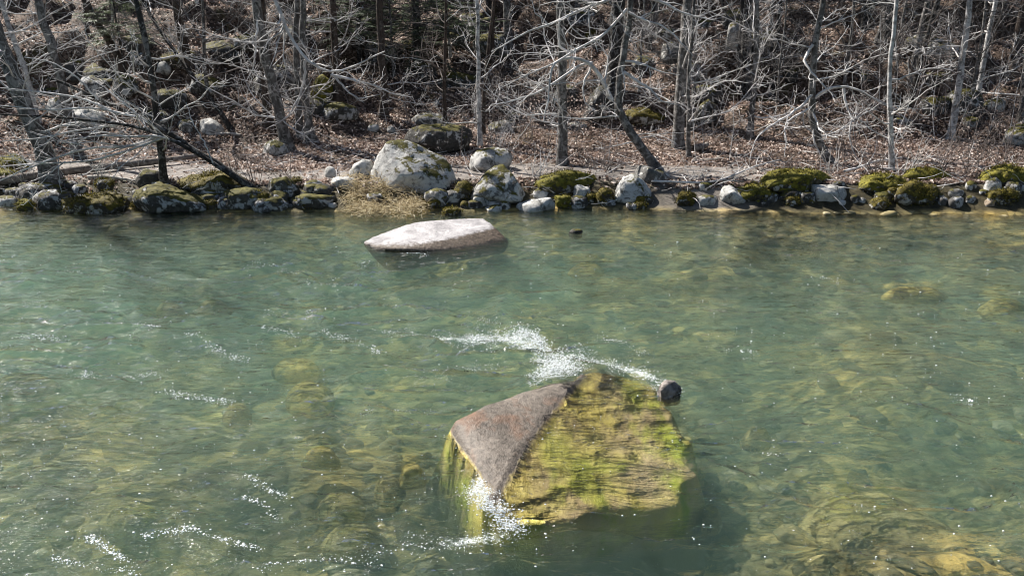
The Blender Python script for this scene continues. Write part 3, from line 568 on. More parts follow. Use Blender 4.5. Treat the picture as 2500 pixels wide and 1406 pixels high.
# rocks of the far bank: (label, spec, material, thickness)
R = [
 ('biggest bank boulder, whitish wedge with dark moss over its top', [(908,462),(906,430),(918,392),(946,350),(985,343),(1010,350),(1060,372),(1105,396),(1120,425),(1118,455),(1050,470),(965,474)], 'wedge', .85),
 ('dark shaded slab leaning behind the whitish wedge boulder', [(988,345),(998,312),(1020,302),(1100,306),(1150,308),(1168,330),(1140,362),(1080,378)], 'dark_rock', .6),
 ('flat dark rock just uphill of the shaded slab', [(1000,298),(1010,280),(1060,276),(1100,290),(1105,304),(1040,306)], 'grey_rock', .8),
 ('rounded pale boulder with white lichen resting behind the mossy angular block', [(1145,412),(1148,378),(1170,362),(1205,357),(1240,366),(1254,388),(1240,408),(1190,420)], 'granite', .8),
 ('angular whitish block with yellow moss down its sloping back', [(1140,485),(1155,462),(1185,425),(1205,397),(1240,400),(1262,425),(1285,462),(1280,488),(1220,500),(1170,500)], 'granite_moss', .8),
 ('egg shaped brown mossy stone wedged between wedge boulder and angular block', (1132,462,48,48), 'moss', .8),
 ('smooth pale oval stone leaning against the wedge boulder', [(850,428),(862,402),(885,388),(912,392),(908,415),(885,435),(862,438)], 'granite_bare', .7),
 ('flat pale stone lying on the sand in front of the smooth oval stone', [(798,450),(802,434),(830,430),(868,436),(874,450),(840,458),(805,458)], 'granite_bare', .8),
 ('short upright pale stone on the sandy path', [(792,425),(794,405),(805,400),(818,412),(822,428),(806,434)], 'granite_bare', .8),
 ('flat pale slab tilted into the water below the moss hummock', [(1256,507),(1262,496),(1300,488),(1345,480),(1358,492),(1352,508),(1300,516),(1262,518)], 'granite_bare', .7),
 ('lumpy pale stone standing before the moss hummock', [(1398,478),(1400,455),(1418,447),(1440,455),(1446,475),(1430,490),(1408,490)], 'granite_bare', .9),
 ('angular pale boulder with a pointed top at the foot of the leaning tree', [(1495,475),(1500,450),(1520,428),(1545,420),(1570,440),(1592,470),(1585,488),(1545,497),(1508,494)], 'granite', .8),
 ('long brown slab under the base of the leaning tree', [(1548,420),(1556,404),(1580,404),(1625,420),(1640,435),(1600,442),(1560,436)], 'grey_rock', .9),
 ('small dark stone at the waterline below the pointed boulder', (1545,504,36,20), 'lichen_dark', .8),
 ('big moss hummock right of the angular block', [(1288,470),(1300,446),(1340,428),(1400,418),(1450,424),(1465,440),(1430,458),(1370,468)], 'moss_bright', .8),
 ('small moss cushion beside the tilted slab', (1378,488,50,34), 'moss_bright', .8),
 ('round moss tuft left of the pointed boulder', (1478,478,50,44), 'moss', .8),
 ('little grey stone under the moss hummock', (1320,472,44,28), 'granite', .8),
 ('large white and black lichen boulder curving into the water', [(318,500),(330,470),(360,452),(400,447),(450,460),(500,478),(535,492),(520,510),(430,520),(345,520)], 'lichen_moss', .7),
 ('oval black stone splashed with white lichen beside the black moss block', [(74,498),(80,478),(110,463),(150,462),(175,472),(168,500),(130,514),(90,513)], 'lichen_dark', .8),
 ('long block black with moss at the waterline', [(142,515),(150,486),(200,478),(250,468),(296,474),(310,500),(300,516),(220,522)], 'moss', .7),
 ('pale topped dark rock behind the oval lichen stone', [(30,485),(38,462),(70,450),(115,452),(125,470),(90,488),(50,492)], 'lichen_dark', .8),
 ('small yellow moss ball next to the oval lichen stone', (60,500,44,36), 'moss_bright', .9),
 ('dark squarish block behind the large lichen boulder', [(330,450),(336,418),(360,412),(392,418),(396,440),(370,455),(340,458)], 'dark_rock', .8),
 ('wide moss bank behind the large lichen boulder', [(420,455),(450,430),(520,420),(590,428),(610,445),(570,462),(490,466)], 'moss', .8),
 ('mossy ledge at the root of the fallen leaning stem', [(520,490),(540,470),(590,455),(640,460),(660,480),(620,505),(560,508)], 'lichen_moss', .7),
 ('low rounded moss stone at the waterline left of the flat mossy slab', (668,497,78,36), 'lichen_moss', .8),
 ('flat mossy slab overhanging the dark waterline', [(705,494),(715,478),(760,468),(810,470),(826,482),(800,500),(740,505)], 'lichen_moss', .8),
 ('tilted mossy slate with white flecks above the flat mossy slab', [(650,460),(660,440),(700,428),(720,445),(735,462),(700,474)], 'lichen_moss', .8),
 ('mossy stone with a white right face by the dead grass', [(1030,492),(1036,468),(1065,458),(1095,468),(1098,490),(1070,505)], 'granite_moss', .8),
 ('brown low stone just off the bank above the bleached slab', (1102,516,50,18), 'moss', .9),
 ('thin pale stone at the waterline between block and tilted slab', (1208,508,50,18), 'granite', .9),
 ('whitish pointed stone with moss on its right at the water edge', [(1757,480),(1762,455),(1785,452),(1815,475),(1830,488),(1790,494)], 'granite_bare', .8),
 ('moss mound covering the stones behind the whitish pointed stone', [(1785,478),(1800,455),(1840,450),(1890,462),(1900,485),(1850,490)], 'moss_bright', .8),
 ('long green moss bank between the water and the grey path', [(1845,448),(1870,424),(1930,412),(2000,415),(2030,435),(1980,462),(1890,465)], 'moss_bright', .8),
 ('dark layered stone below the long green moss bank', [(1895,482),(1910,466),(1945,460),(1962,472),(1950,486),(1915,490)], 'dark_rock', .8),
 ('broken grey slab with pale top left of the tall birch', [(1970,465),(1975,448),(2020,450),(2062,458),(2068,480),(2030,492),(1990,486)], 'granite_bare', .7),
 ('small pale stone among roots at the foot of the tall birch', (2105,488,24,14), 'granite_bare', .9),
 ('moss heap at the foot of the tall birch', [(2085,450),(2110,430),(2170,425),(2220,438),(2210,462),(2130,468)], 'moss_bright', .8),
 ('dark moss bank overhanging the water right of the tall birch', [(2180,490),(2190,455),(2240,440),(2290,455),(2300,485),(2240,498)], 'moss', .7),
 ('grassy moss ridge above the dark moss bank', [(2200,430),(2230,412),(2290,410),(2330,425),(2300,440),(2240,442)], 'moss_bright', .8),
 ('lichen grey stone standing in moss near the right end of the bank', [(2400,460),(2408,440),(2430,432),(2446,445),(2444,464),(2420,468)], 'granite', .8),
 ('flat bluish stone under the lichen grey stone', (2335,470,50,22), 'grey_rock', .9),
 ('smooth white stone at the waterline under the flat bluish stone', (2338,489,44,22), 'granite_bare', .9),
 ('small orange tan stone in the moss at the waterline', (2418,492,36,22), 'tan_rock', .9),
 ('round mossy stone surrounding the orange tan stone', (2440,480,70,34), 'moss', .8),
 ('bright moss bank running out of the picture at the right', [(2380,440),(2400,415),(2450,405),(2520,410),(2530,440),(2450,448)], 'moss_bright', .8),
 ('grey stone half hidden by twigs at the far right waterline', (2478,462,40,30), 'grey_rock', .9),
 ('large rounded boulder with moss cap and silver lichen on the right slope', [(2446,345),(2455,320),(2480,305),(2530,302),(2550,330),(2530,355),(2470,356)], 'granite_moss', .8),
 ('broad sunlit flat slab on the leafy slope behind the pale leaning trunk', [(172,292),(178,262),(215,258),(255,275),(262,298),(225,312),(185,305)], 'granite_bare', .8),
 ('pale blocky rock left of the broad sunlit slab', [(112,270),(118,245),(142,236),(158,250),(155,272),(130,278)], 'granite', .8),
 ('pale streaked boulder sloping up behind the fallen leaning stem', [(486,318),(490,292),(515,288),(548,310),(552,328),(520,332)], 'granite_bare', .9),
 ('grey rounded rock on the slope left of the streaked boulder', (455,305,50,36), 'grey_rock', .8),
 ('mossy stone at the foot of the thick birch like trunk', [(640,372),(645,350),(670,340),(700,352),(705,370),(670,380)], 'granite_moss', .8),
 ('pale rock half way up the left slope', [(380,180),(385,155),(405,147),(418,165),(412,182)], 'granite_bare', .8),
 ('dark mossy outcrop left of the pale rock on the slope', [(270,230),(280,190),(310,178),(340,195),(345,225),(310,240)], 'lichen_moss', .8),
 ('cracked grey outcrop in the shade of the left slope', [(190,215),(196,190),(225,184),(255,195),(262,222),(220,232)], 'lichen_dark', .8),
 ('brown mossy ledge under the thin leaning dark trunk', [(455,215),(470,185),(510,178),(545,200),(540,228),(490,235)], 'lichen_moss', .8),
 ('yellow green moss ledge in the dark behind the double trunk', [(755,250),(765,195),(790,180),(815,205),(818,245),(785,258)], 'moss_bright', .8),
 ('shadowed mossy boulder below the yellow green ledge', [(770,285),(785,258),(830,250),(870,262),(880,285),(830,296)], 'lichen_moss', .8),
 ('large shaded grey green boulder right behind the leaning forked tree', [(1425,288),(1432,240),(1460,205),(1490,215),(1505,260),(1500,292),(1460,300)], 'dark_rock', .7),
 ('mossy ledge right of the large shaded boulder', [(1515,290),(1530,268),(1570,262),(1620,275),(1640,290),(1580,302)], 'moss', .8),
 ('broad pale grey outcrop behind the smooth grey trunk', [(1615,190),(1630,160),(1670,145),(1720,165),(1735,192),(1680,200)], 'grey_rock', .7),
 ('mossy broken ledge right of the smooth grey trunk', [(1690,300),(1700,265),(1730,240),(1755,262),(1750,295),(1715,308)], 'lichen_moss', .7),
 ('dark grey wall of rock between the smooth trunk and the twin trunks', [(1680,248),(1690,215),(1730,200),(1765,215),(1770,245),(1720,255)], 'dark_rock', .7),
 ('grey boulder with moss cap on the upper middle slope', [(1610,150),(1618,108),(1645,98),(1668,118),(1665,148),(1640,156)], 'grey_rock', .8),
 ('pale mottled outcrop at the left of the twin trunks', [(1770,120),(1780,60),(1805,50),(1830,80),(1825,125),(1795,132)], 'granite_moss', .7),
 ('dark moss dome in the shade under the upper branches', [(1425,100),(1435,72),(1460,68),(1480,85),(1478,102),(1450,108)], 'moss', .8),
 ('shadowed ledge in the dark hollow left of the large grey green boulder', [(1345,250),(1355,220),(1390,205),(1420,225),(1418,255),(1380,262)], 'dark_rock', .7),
 ('low grey stone on the leaves behind the lichen birch pair', (1225,310,70,34), 'grey_rock', .8),
 ('flat stone on the leaves right of the slim grey trunk', (1410,308,60,22), 'grey_rock', .8),
 ('pair topped small pale stone under the shaded trunk on the leaves', (912,312,30,22), 'granite', .9),
 ('small pale stone on leaves left of the shaded slab', (955,316,26,18), 'granite_bare', .9),
 ('tiny white stone on the dark slope above the shaded slab', (1066,252,16,14), 'granite_bare', .9),
 ('moss bank behind the driftwood log at the far left', [(-20,412),(0,385),(35,378),(70,392),(75,408),(30,418)], 'moss_bright', .8),
 ('yellow moss stone in front of the far left moss bank', [(-30,440),(-15,418),(20,410),(45,420),(40,438),(0,446)], 'moss_bright', .8),
 ('rock shelf with brown moss in the dark upper right', [(2200,120),(2215,90),(2260,82),(2310,100),(2320,130),(2260,140)], 'dark_rock', .7),
 ('mossy stone in the leaf litter behind the right birch', [(2395,262),(2410,240),(2450,238),(2475,252),(2465,268),(2425,272)], 'granite_moss', .8),
]
landmarks = []
for label, spec, mat, th in R:
    FP = {'biggest': [(925,458,-.42),(960,476,-.5),(1010,476,-.55),(1075,466,-.5),(1020,440,-.5),(930,440,-.3)], 'angular whitish': [(1150,492,-.5),(1200,498,-.55),(1265,490,-.5),(1200,455,-.45),(1262,450,-.35)], 'angular pale': [(1508,492,-.5),(1545,498,-.55),(1535,455,-.5),(1580,486,-.4)]}
    fp = next((v_ for k_, v_ in FP.items() if label.startswith(k_)), None)
    ob = rock('moss_hummock' if ('moss' in mat and 'moss' in label and mat.startswith('moss')) else 'rock', label, spec, mat, th, fr_px=fp, amp=.17 if mat.startswith('moss') else .085, p=16 if mat.startswith('moss') else 30,
              cat='moss bank' if mat.startswith('moss') else 'rock')

# filler stones along the waterline and on the slope
LM = [(-60,'the left moss bank'),(60,'the yellow moss ball'),(125,'the oval lichen stone'),(230,'the black moss block'),(430,'the large lichen boulder'),(590,'the fallen stem root'),(668,'the rounded moss stone'),(765,'the flat mossy slab'),(935,'the dead grass'),(1065,'the whitefaced stone'),(1210,'the angular block'),(1308,'the tilted slab'),(1422,'the lumpy pale stone'),(1545,'the pointed boulder'),(1690,'the sandy inlet'),(1795,'the whitish pointed stone'),(1930,'the dark layered stone'),(2030,'the broken grey slab'),(2150,'the tall birch foot'),(2240,'the dark moss bank'),(2338,'the smooth white stone'),(2440,'the orange tan stone'),(2560,'the right edge moss')]
words_o = ['first', 'second', 'third', 'fourth', 'fifth', 'sixth', 'seventh', 'eighth', 'ninth', 'tenth', 'eleventh', 'twelfth']
fill = []
rr = random.Random(5)
for i in range(125):
    px = rr.uniform(-10, 2510); w = rr.uniform(16, 58); h = w*rr.uniform(.4, .75); py = rr.uniform(496, 513)-h*.5 if rr.random() < .55 else rr.uniform(448, 490)
    if 1590 < px < 1760 and rr.random() < .6: continue
    fill.append((px, py, w, h, rr.choice(['lichen_dark', 'granite', 'dark_rock', 'moss', 'lichen_moss', 'granite_bare', 'grey_rock', 'lichen_moss', 'moss'])))
for i in range(46):
    w = rr.uniform(26, 80); fill.append((rr.uniform(0, 900), rr.uniform(440, 505), w, w*rr.uniform(.3, .55), rr.choice(['lichen_dark', 'dark_rock', 'moss', 'lichen_moss', 'lichen_moss', 'lichen_dark', 'granite'])))
rq = random.Random(8)
fill = [(a, b, c, d, {'granite_bare': 'lichen_dark', 'granite': 'lichen_dark', 'grey_rock': 'dark_rock'}.get(e, e) if a > 1250 and rq.random() < .75 else e) for a, b, c, d, e in fill if not (a > 1250 and b > 488 and rq.random() < .45)]
fill = [f for f in fill if not (790 < f[0] < 1040 and f[1] < 486)]
fill.sort(); seen = {}
tone = {'lichen_dark': 'dark lichen speckled', 'granite': 'pale speckled', 'dark_rock': 'dark', 'moss': 'moss covered', 'lichen_moss': 'mossy lichen', 'granite_bare': 'bare pale', 'grey_rock': 'grey'}
for px, py, w, h, mat in fill:
    a = [l for l in LM if l[0] <= px][-1][1]; b = [l for l in LM if l[0] > px][0][1]
    where = 'at waterline' if py > 490 else 'on bank'
    key = (tone[mat], where, a, b); seen[key] = seen.get(key, 0)+1; n = seen[key]
    lab = f"{'' if n == 1 else words_o[n-1]+' '}small {tone[mat]} stone {where} between {a[4:]} and {b[4:]}"
    rock('stone', lab, (px, py, w, h), mat, .9, group='small stones along the far bank', amp=.06)

TLR = [(-4000,'the left edge'),(205,'the brown leaner'),(335,'the patchy slim trunk'),(625,'the birch like trunk'),(740,'the double trunk'),(925,'the shaded brown trunk'),(1165,'the pale twin trunk'),(1370,'the sunlit trunk'),(1506,'the thickest trunk'),(1680,'the smooth grey trunk'),(1820,'the twin dark trunk'),(2010,'the sweeping branches'),(2188,'the tall birch'),(2368,'the white leaning birch'),(9000,'the right edge')]
slope = []
for i in range(48):
    px = rr.uniform(0, 2500); py = rr.uniform(30, 300) if px > 850 else rr.uniform(60, 290); w = rr.uniform(34, 120); slope.append((px, py, w, w*rr.uniform(.35, .62), rr.choice(['dark_rock', 'lichen_dark', 'lichen_moss', 'dark_rock', 'dark_rock', 'lichen_moss', 'moss'])))
slope.sort()
for px, py, w, h, mat in slope:
    a = [l for l in TLR if l[0] <= px][-1][1]; b = [l for l in TLR if l[0] > px][0][1]; hi = 'high' if py < 150 else 'low'
    key = (tone[mat], hi, a, b); seen[key] = seen.get(key, 0)+1; n = seen[key]
    rock('rock', f"{'' if n == 1 else words_o[n-1]+' '}{tone[mat]} rock {hi} on slope between {a[4:]} and {b[4:]}", (px, py, w, h), mat, .9, group='rocks on the leafy slope', amp=.09, p=30, sub=4, sink=.3)

# stones under water
SUB = [
 ('yellow sunken stone left of the boulder, farther of two', (722,893,110,44), 'sub_yellow', -.42),
 ('pale yellow sunken stone left of the boulder, nearer of two', (755,962,100,72), 'sub_yellow', -.38),
 ('brownish sunken stone left of the pale yellow one', (580,1002,66,40), 'sub_rock', -.36),
 ('long golden sunken stone with a dark lee in the right water', [(2160,712),(2175,703),(2240,706),(2300,705),(2292,722),(2230,722),(2170,720)], 'sub_yellow', -.12),
 ('greenish yellow sunken stones at the right picture edge', (2450,745,110,36), 'sub_yellow', -.25),
 ('mustard sunken stone in the shallow shelf below the tiny dark stone', (1430,655,80,26), 'sub_yellow', -.22),
 ('sunken stone glowing at the left edge of the water', (60,930,150,44), 'sub_rock', -.4),
 ('sunken flat stone in the middle left water', (520,745,80,26), 'sub_rock', -.38),
 ('sunken yellowish stone in the upper middle left water', (415,752,70,24), 'sub_rock', -.38),
 ('large golden sunken slab in the lower right corner', [(1950,1290),(2040,1200),(2160,1190),(2280,1250),(2360,1310),(2300,1350),(2100,1350)], 'sub_rock', -.40),
 ('sunken tan stone lower left beside the cobbles', (830,1225,120,50), 'sub_rock', -.38),
 ('green weedy sunken stone below the splash', (870,1310,150,70), 'sub_rock', -.5),
 ('round sunken cobble right under the boulder shadow', (1730,1255,60,50), 'sub_rock', -.35),
 ('sunken cobble with sharp sunlit edge in the gravel shoal', (785,1108,90,26), 'sub_yellow', -.22),
 ('yellow sunken cobble on the shoal near the boulder', (1005,1150,60,34), 'sub_yellow', -.25),
 ('grey sunken cobble on the shoal near the boulder', (950,1185,70,50), 'sub_rock', -.28),
 ('pinkish sunken stone near the small knob of stone', (1850,1060,70,34), 'sub_rock', -.4),
 ('sunken stone on the right side in deep teal water', (1680,680,110,30), 'sub_rock', -.35),
 ('pale sunken stone far right of the boulder', (2160,950,180,50), 'sub_rock', -.5),
 ('sunken stone at the lower left corner', (330,1260,170,60), 'sub_rock', -.42),
]
for label, spec, mat, ztop in SUB:
    o = np.array(spec if isinstance(spec, list) else outline(*spec, len(label)), float)
    c0 = P(*o.mean(0), -.5); ztop = ztop-.02 if ztop > -.26 else max(ztop-.1, min(-.14, float(H(c0[0], c0[1]))+.13))
    q = np.array([P(a, b, ztop-.06) for a, b in o]); c = q.mean(0); c[2] = 0
    top = (q-c)*np.array([.62, .62, 1])+c+np.array([0, 0, .07]); lowp = (q-c)*np.array([1.4, 1.4, 1])+c-np.array([0, 0, .14])
    ob = hull_rock('sunken_stone', list(q)+list(top)+list(lowp), M[mat], 4, 10, .06, len(label))
    tag(ob, label, 'stone')

# cobbles on the bed, too many to count
def scatter_cobbles(n):
    dirs, fc = ico(2); nv = len(dirs); VV = []; FF = []; tone_ = []
    x = rng.uniform(-12, 12, n*3); y = 3.5+rng.random(n*3)**1.3*13.3; keep = np.abs(x) < y*.72+1
    x, y = x[keep][:n], y[keep][:n]; z = H(x, y); r = .02+.13*rng.random(len(x))**3.5+.004*y
    for i in range(len(x)):
        s = np.array([r[i]*rng.uniform(.8, 1.7), r[i]*rng.uniform(.6, 1.2), r[i]*rng.uniform(.25, .55)])
        a = rng.uniform(0, 6.28); v = dirs*s; v = v*(1+.34*vnoise(dirs[:, 0]*1.6+i, dirs[:, 1]*1.6, dirs[:, 2]*1.6))[:, None]
        v = np.c_[v[:, 0]*math.cos(a)-v[:, 1]*math.sin(a), v[:, 0]*math.sin(a)+v[:, 1]*math.cos(a), v[:, 2]]
        VV.append(v+np.array([x[i], y[i], z[i]+s[2]*.3])); FF.append(fc+i*nv); tone_.append(np.full(nv, rng.random()))
    o = mesh_np('river_pebbles', np.concatenate(VV), np.concatenate(FF), M['cobble'], None, True, None, {'tone': ('POINT', np.concatenate(tone_))})
    tag(o, 'tan and olive cobbles covering the river bed', 'pebbles', kind='stuff')
scatter_cobbles(1500)

# ------------------------------------------------------------------ foam, splash and beads for sun glints
def foam():  # also lays the white beads for sun glints
    dirs, fc = ico(1); nv = len(dirs); C = []; Rr = []
    def line(pts, n, wid, r0, r1, lift=0.0):
        pts = np.array(pts, float); seg = np.r_[0, np.cumsum(np.linalg.norm(np.diff(pts, axis=0), axis=1))]
        # beads gather in short clumps
        k = max(2, n//9); cl = rng.uniform(0, seg[-1], k)
        for i in range(n):
            s = np.clip(cl[rng.integers(k)]+rng.normal(0, 9), 0, seg[-1])
            px = np.interp(s, seg, pts[:, 0]); py = np.interp(s, seg, pts[:, 1])
            q = P(px+rng.normal(0, wid), py+rng.normal(0, wid*.42), 0)
            q[2] = W(q[0], q[1])+.002+lift*abs(rng.normal(0, 1)); C.append(q); Rr.append(rng.uniform(r0, r1)*(.3+.7*rng.random()**1.5)*1.1)
    base_line = line
    def big(pts, n, wid, r0, r1, lift=0.0): base_line(pts, int(n*2.3), wid*1.7, r0*.6, r1*.8, lift)
    # splash behind the boulder and its tail
    big([(1420,885),(1370,880),(1330,880),(1300,850),(1270,825),(1200,815),(1150,820)], 1500, 10, .003, .012, .028)
    big([(1410,905),(1370,905),(1330,910),(1310,925)], 800, 9, .003, .011, .022)
    big([(1330,870),(1322,840),(1300,815),(1260,812)], 420, 8, .003, .012, .04)
    big([(1300,860),(1240,850),(1180,840),(1130,815),(1060,805),(1000,800),(940,795)], 330, 12, .003, .010, .008)
    big([(1200,800),(1180,780),(1150,800),(1110,830)], 140, 14, .003, .009)
    big([(1000,915),(1060,920),(1120,890),(1200,880)], 120, 10, .003, .009)
    # tail of the small knob
    big([(1615,935),(1590,915),(1550,895),(1500,880),(1440,865),(1390,850)], 520, 9, .003, .010, .008)
    big([(1640,930),(1625,960),(1655,965),(1610,945)], 160, 6, .003, .009, .006)
    big([(1600,860),(1540,845),(1480,820)], 60, 5, .003, .008)
    # splash below the boulder
    big([(1165,1180),(1180,1215),(1215,1240),(1260,1275)], 900, 12, .003, .010, .030)
    big([(1255,1280),(1210,1290),(1150,1300),(1080,1310),(1000,1330),(900,1370),(840,1390)], 230, 24, .003, .009, .008)
    big([(1165,1090),(1185,1140),(1175,1180)], 150, 7, .003, .008, .006)
    big([(1290,945),(1330,925),(1400,915)], 160, 3, .003, .008)
    # floating foam flecks on the current, doubling as painted sun glints
    for pts, n in [([(20,825),(80,818),(160,830)], 90), ([(330,795),(380,800),(415,810)], 40), ([(460,820),(510,835),(540,858),(600,880)], 110),
                   ([(640,800),(700,810),(740,820)], 60), ([(760,800),(830,812),(870,835),(920,850)], 100), ([(160,915),(240,915)], 40), ([(290,910),(390,905)], 40),
                   ([(375,945),(430,960),(500,970),(560,975)], 130), ([(590,655),(650,630),(700,655)], 40), ([(680,650),(760,660),(830,665)], 45), ([(730,685),(800,690),(885,690)], 45),
                   ([(600,1170),(650,1190),(700,1215)], 70), ([(590,1215),(640,1230),(690,1255)], 50), ([(220,1310),(260,1340),(310,1370)], 120), ([(130,1360),(220,1380),(330,1395)], 70),
                   ([(430,1290),(500,1310),(560,1320),(640,1330)], 110), ([(340,1310),(420,1300),(470,1305)], 60), ([(640,1395),(760,1380),(860,1370)], 60), ([(60,745),(120,742)], 25), ([(120,660),(200,662)], 20),
                   ([(660,750),(740,755),(820,745)], 40), ([(1460,815),(1500,830)], 18), ([(1990,668),(2050,675)], 20), ([(2330,965),(2380,978)], 22), ([(1780,855),(1850,860)], 22), ([(1040,620),(960,635),(880,630)], 26),
                   ([(880,960),(960,1000),(1020,985)], 22), ([(1860,1090),(1900,1110)], 10), ([(890,1000),(900,1010)], 8), ([(980,605),(1010,612),(1040,610)], 40)]:
        line(pts, int(n*1.8), 10, .003, .010)
    for i in range(1100):                    # single white beads put in for sun glints, denser to the left
        px = 2500*rng.random()**1.35; py = rng.uniform(590, 1400); q = P(px, py, 0); q[2] = W(q[0], q[1]); C.append(q); Rr.append(.002+.005*rng.random()**2*(1+q[1]/14))
    C = np.array(C); Rr = np.array(Rr)*(.75+C[:, 1]/26)
    keep = C[:, 2] > -5; C = C[keep]; Rr = Rr[keep]
    sc = np.ones((len(C), 1, 3)); sc[:, 0, 0] = rng.uniform(.8, 1.7, len(C)); sc[:, 0, 2] = rng.uniform(.6, 1., len(C))
    V = (C[:, None, :]+dirs[None]*Rr[:, None, None]*sc).reshape(-1, 3)
    Fq = (fc[None]+(np.arange(len(C))*nv)[:, None, None]).reshape(-1, 3)
    o = mesh_np('foam_and_glints', V, Fq, M['foam']); tag(o, 'white foam beads and splash drifting on the river, some beads for sun glints', 'foam', kind='stuff')
foam()
def foam_lace():
    VV = []; FF = []; ee = []; off = 0
    for pts, wd in [([(1425,905),(1385,890),(1340,888),(1305,862),(1270,832),(1215,818),(1150,822)], .17), ([(1400,908),(1350,903),(1310,922)], .13), ([(1320,880),(1322,840),(1300,812),(1255,806)], .10), ([(1250,845),(1150,822),(1050,805),(960,795)], .10),
                    ([(1628,935),(1590,915),(1540,893),(1470,870)], .10), ([(1165,1100),(1182,1150),(1172,1190),(1195,1225),(1262,1278)], .12), ([(1265,1282),(1200,1292),(1120,1306),(1030,1325)], .12), ([(1110,1012),(1130,1000),(1180,978)], .02)]:
        q = resample_xy([P(a, b, 0) for a, b in pts], 60); t = np.gradient(q, axis=0); t /= np.linalg.norm(t, axis=1, keepdims=True); nn = np.stack([-t[:, 1], t[:, 0]], 1)
        wv = 1.5*wd*(.6+.5*np.sin(np.linspace(0, math.pi, 60))+.35*vnoise(np.arange(60)*.23, np.zeros(60)+off)); k = np.linspace(-1, 1, 11)
        XY = q[:, None, :2]+nn[:, None, :]*(wv[:, None]*k[None])[..., None]; Zs = W(XY[..., 0], XY[..., 1])+.006
        VV.append(np.concatenate([XY, Zs[..., None]], -1).reshape(-1, 3)); FF.append(grid_faces(60, 11)+off); off += 660
        end = np.sin(np.linspace(.05, math.pi-.05, 60))**.5; ee.append((end[:, None]*(1-np.abs(k[None])**1.6)).ravel())
    o = mesh_np('foam_film', np.concatenate(VV), np.concatenate(FF), M['lace'], None, True, None, {'tone': ('POINT', np.concatenate(ee))}); tag(o, 'thin lace of white bubbles on the water round the boulder', 'foam', kind='stuff')
def resample_xy(p, n):
    p = np.array(p); s_ = np.r_[0, np.cumsum(np.linalg.norm(np.diff(p, axis=0), axis=1))]; t = np.linspace(0, s_[-1], n); o = np.stack([np.interp(t, s_, p[:, i]) for i in range(2)], 1)
    for _ in range(6): o[1:-1] = .25*o[:-2]+.5*o[1:-1]+.25*o[2:]
    return o
foam_lace()

# ------------------------------------------------------------------ trees
def resample(pts, n, seed=0, jit=0.0):
    pts = np.asarray(pts, float); s = np.r_[0, np.cumsum(np.linalg.norm(np.diff(pts, axis=0), axis=1))]
    t = np.linspace(0, s[-1], n); o = np.stack([np.interp(t, s, pts[:, i]) for i in range(3)], 1)
    for _ in range(2): o[1:-1] = .25*o[:-2]+.5*o[1:-1]+.25*o[2:]
    if jit:
        r = np.random.default_rng(seed); j = r.normal(0, jit, o.shape); j[0] = 0; j[:, 2] *= .3; o = o+j
    return o
def walk(r, start, d, L, K, wig, up):
    d = np.asarray(d, float); d = d/np.linalg.norm(d); st = L/(K-1); pts = [start]
    w = r.normal(0, wig, (K, 3))
    for i in range(K-1):
        d = d+w[i]; d[2] += up; d = d/math.sqrt(d@d); pts.append(pts[-1]+d*st)
    return np.array(pts)
def side_dir(r, t, ang):
    a = r.normal(size=3); a -= t*(a@t); a /= np.linalg.norm(a)+1e-9
    return t*math.cos(ang)+a*math.sin(ang)
def sprout(tb, r, pts, rad, lvl, dens=1.0, droop=0.0, tmin=.2):
    """side branches along a polyline, then twigs along those"""
    L = np.linalg.norm(np.diff(pts, axis=0), axis=1).sum()
    n = int((3.0*L if lvl == 1 else 3.4*L)*dens+r.random()*1.3); n = min(n, 14)
    for _ in range(n):
        t = tmin+(1-tmin)*r.random(); i = t*(len(pts)-1); a = int(min(i, len(pts)-2)); q = pts[a]+(pts[a+1]-pts[a])*(i-a)
        tg = pts[a+1]-pts[a]; tg = tg/(np.linalg.norm(tg)+1e-9)
        d = side_dir(r, tg, r.uniform(.5, 1.15)); d[2] = d[2]*.7+.10-droop*.2
        l = L*r.uniform(.25, .55)*(1.15-.6*t); l = max(.22, min(l, 1.6)) if lvl == 1 else max(.14, min(l, .7))
        r0 = max(.0052, np.interp(i, np.arange(len(rad)), rad)*r.uniform(.4, .62))
        K = 6 if lvl == 1 else 5
        p2 = walk(r, q, d, l, K, .32, .05-droop*.1); r2 = np.linspace(r0, max(.0040, r0*.35), K)
        tb.add(p2, r2, 4 if lvl == 1 else 3)
        if lvl < 2: sprout(tb, r, p2, r2, lvl+1, dens, droop, .15)
def limb(tb, r, start, d, L, r0, dens=1.0, wig=.15, up=.03, droop=0.0):
    K = 9; p = walk(r, start, d, L, K, wig, up); rad = np.linspace(r0, max(.004, r0*.22), K)
    tb.add(p, rad, 5); sprout(tb, r, p, rad, 1 if dens > .5 else 2, dens, droop)
def auto_crown(tb, r, tr, rad, h0, n, Lr, dens=1.0, up=.05, droop=0.0, base=None):
    hs = tr[:, 2]-tr[0, 2]; htot = hs[-1]
    for _ in range(n):
        h = h0+(htot-h0)*r.random()**1.5; i = np.interp(h, hs, np.arange(len(hs))); a = int(min(i, len(tr)-2)); q = tr[a]+(tr[a+1]-tr[a])*(i-a)
        az = r.uniform(0, 2*math.pi); L = r.uniform(*Lr)*(1.1-.6*h/htot)
        rt = np.interp(i, np.arange(len(rad)), rad)
        limb(tb, r, q, (math.cos(az), math.sin(az), r.uniform(-.1, .6)), L, min(rt*.5, .007+.0085*L), dens*(1.15 if h < 5.2 else .4), .16, up, droop)

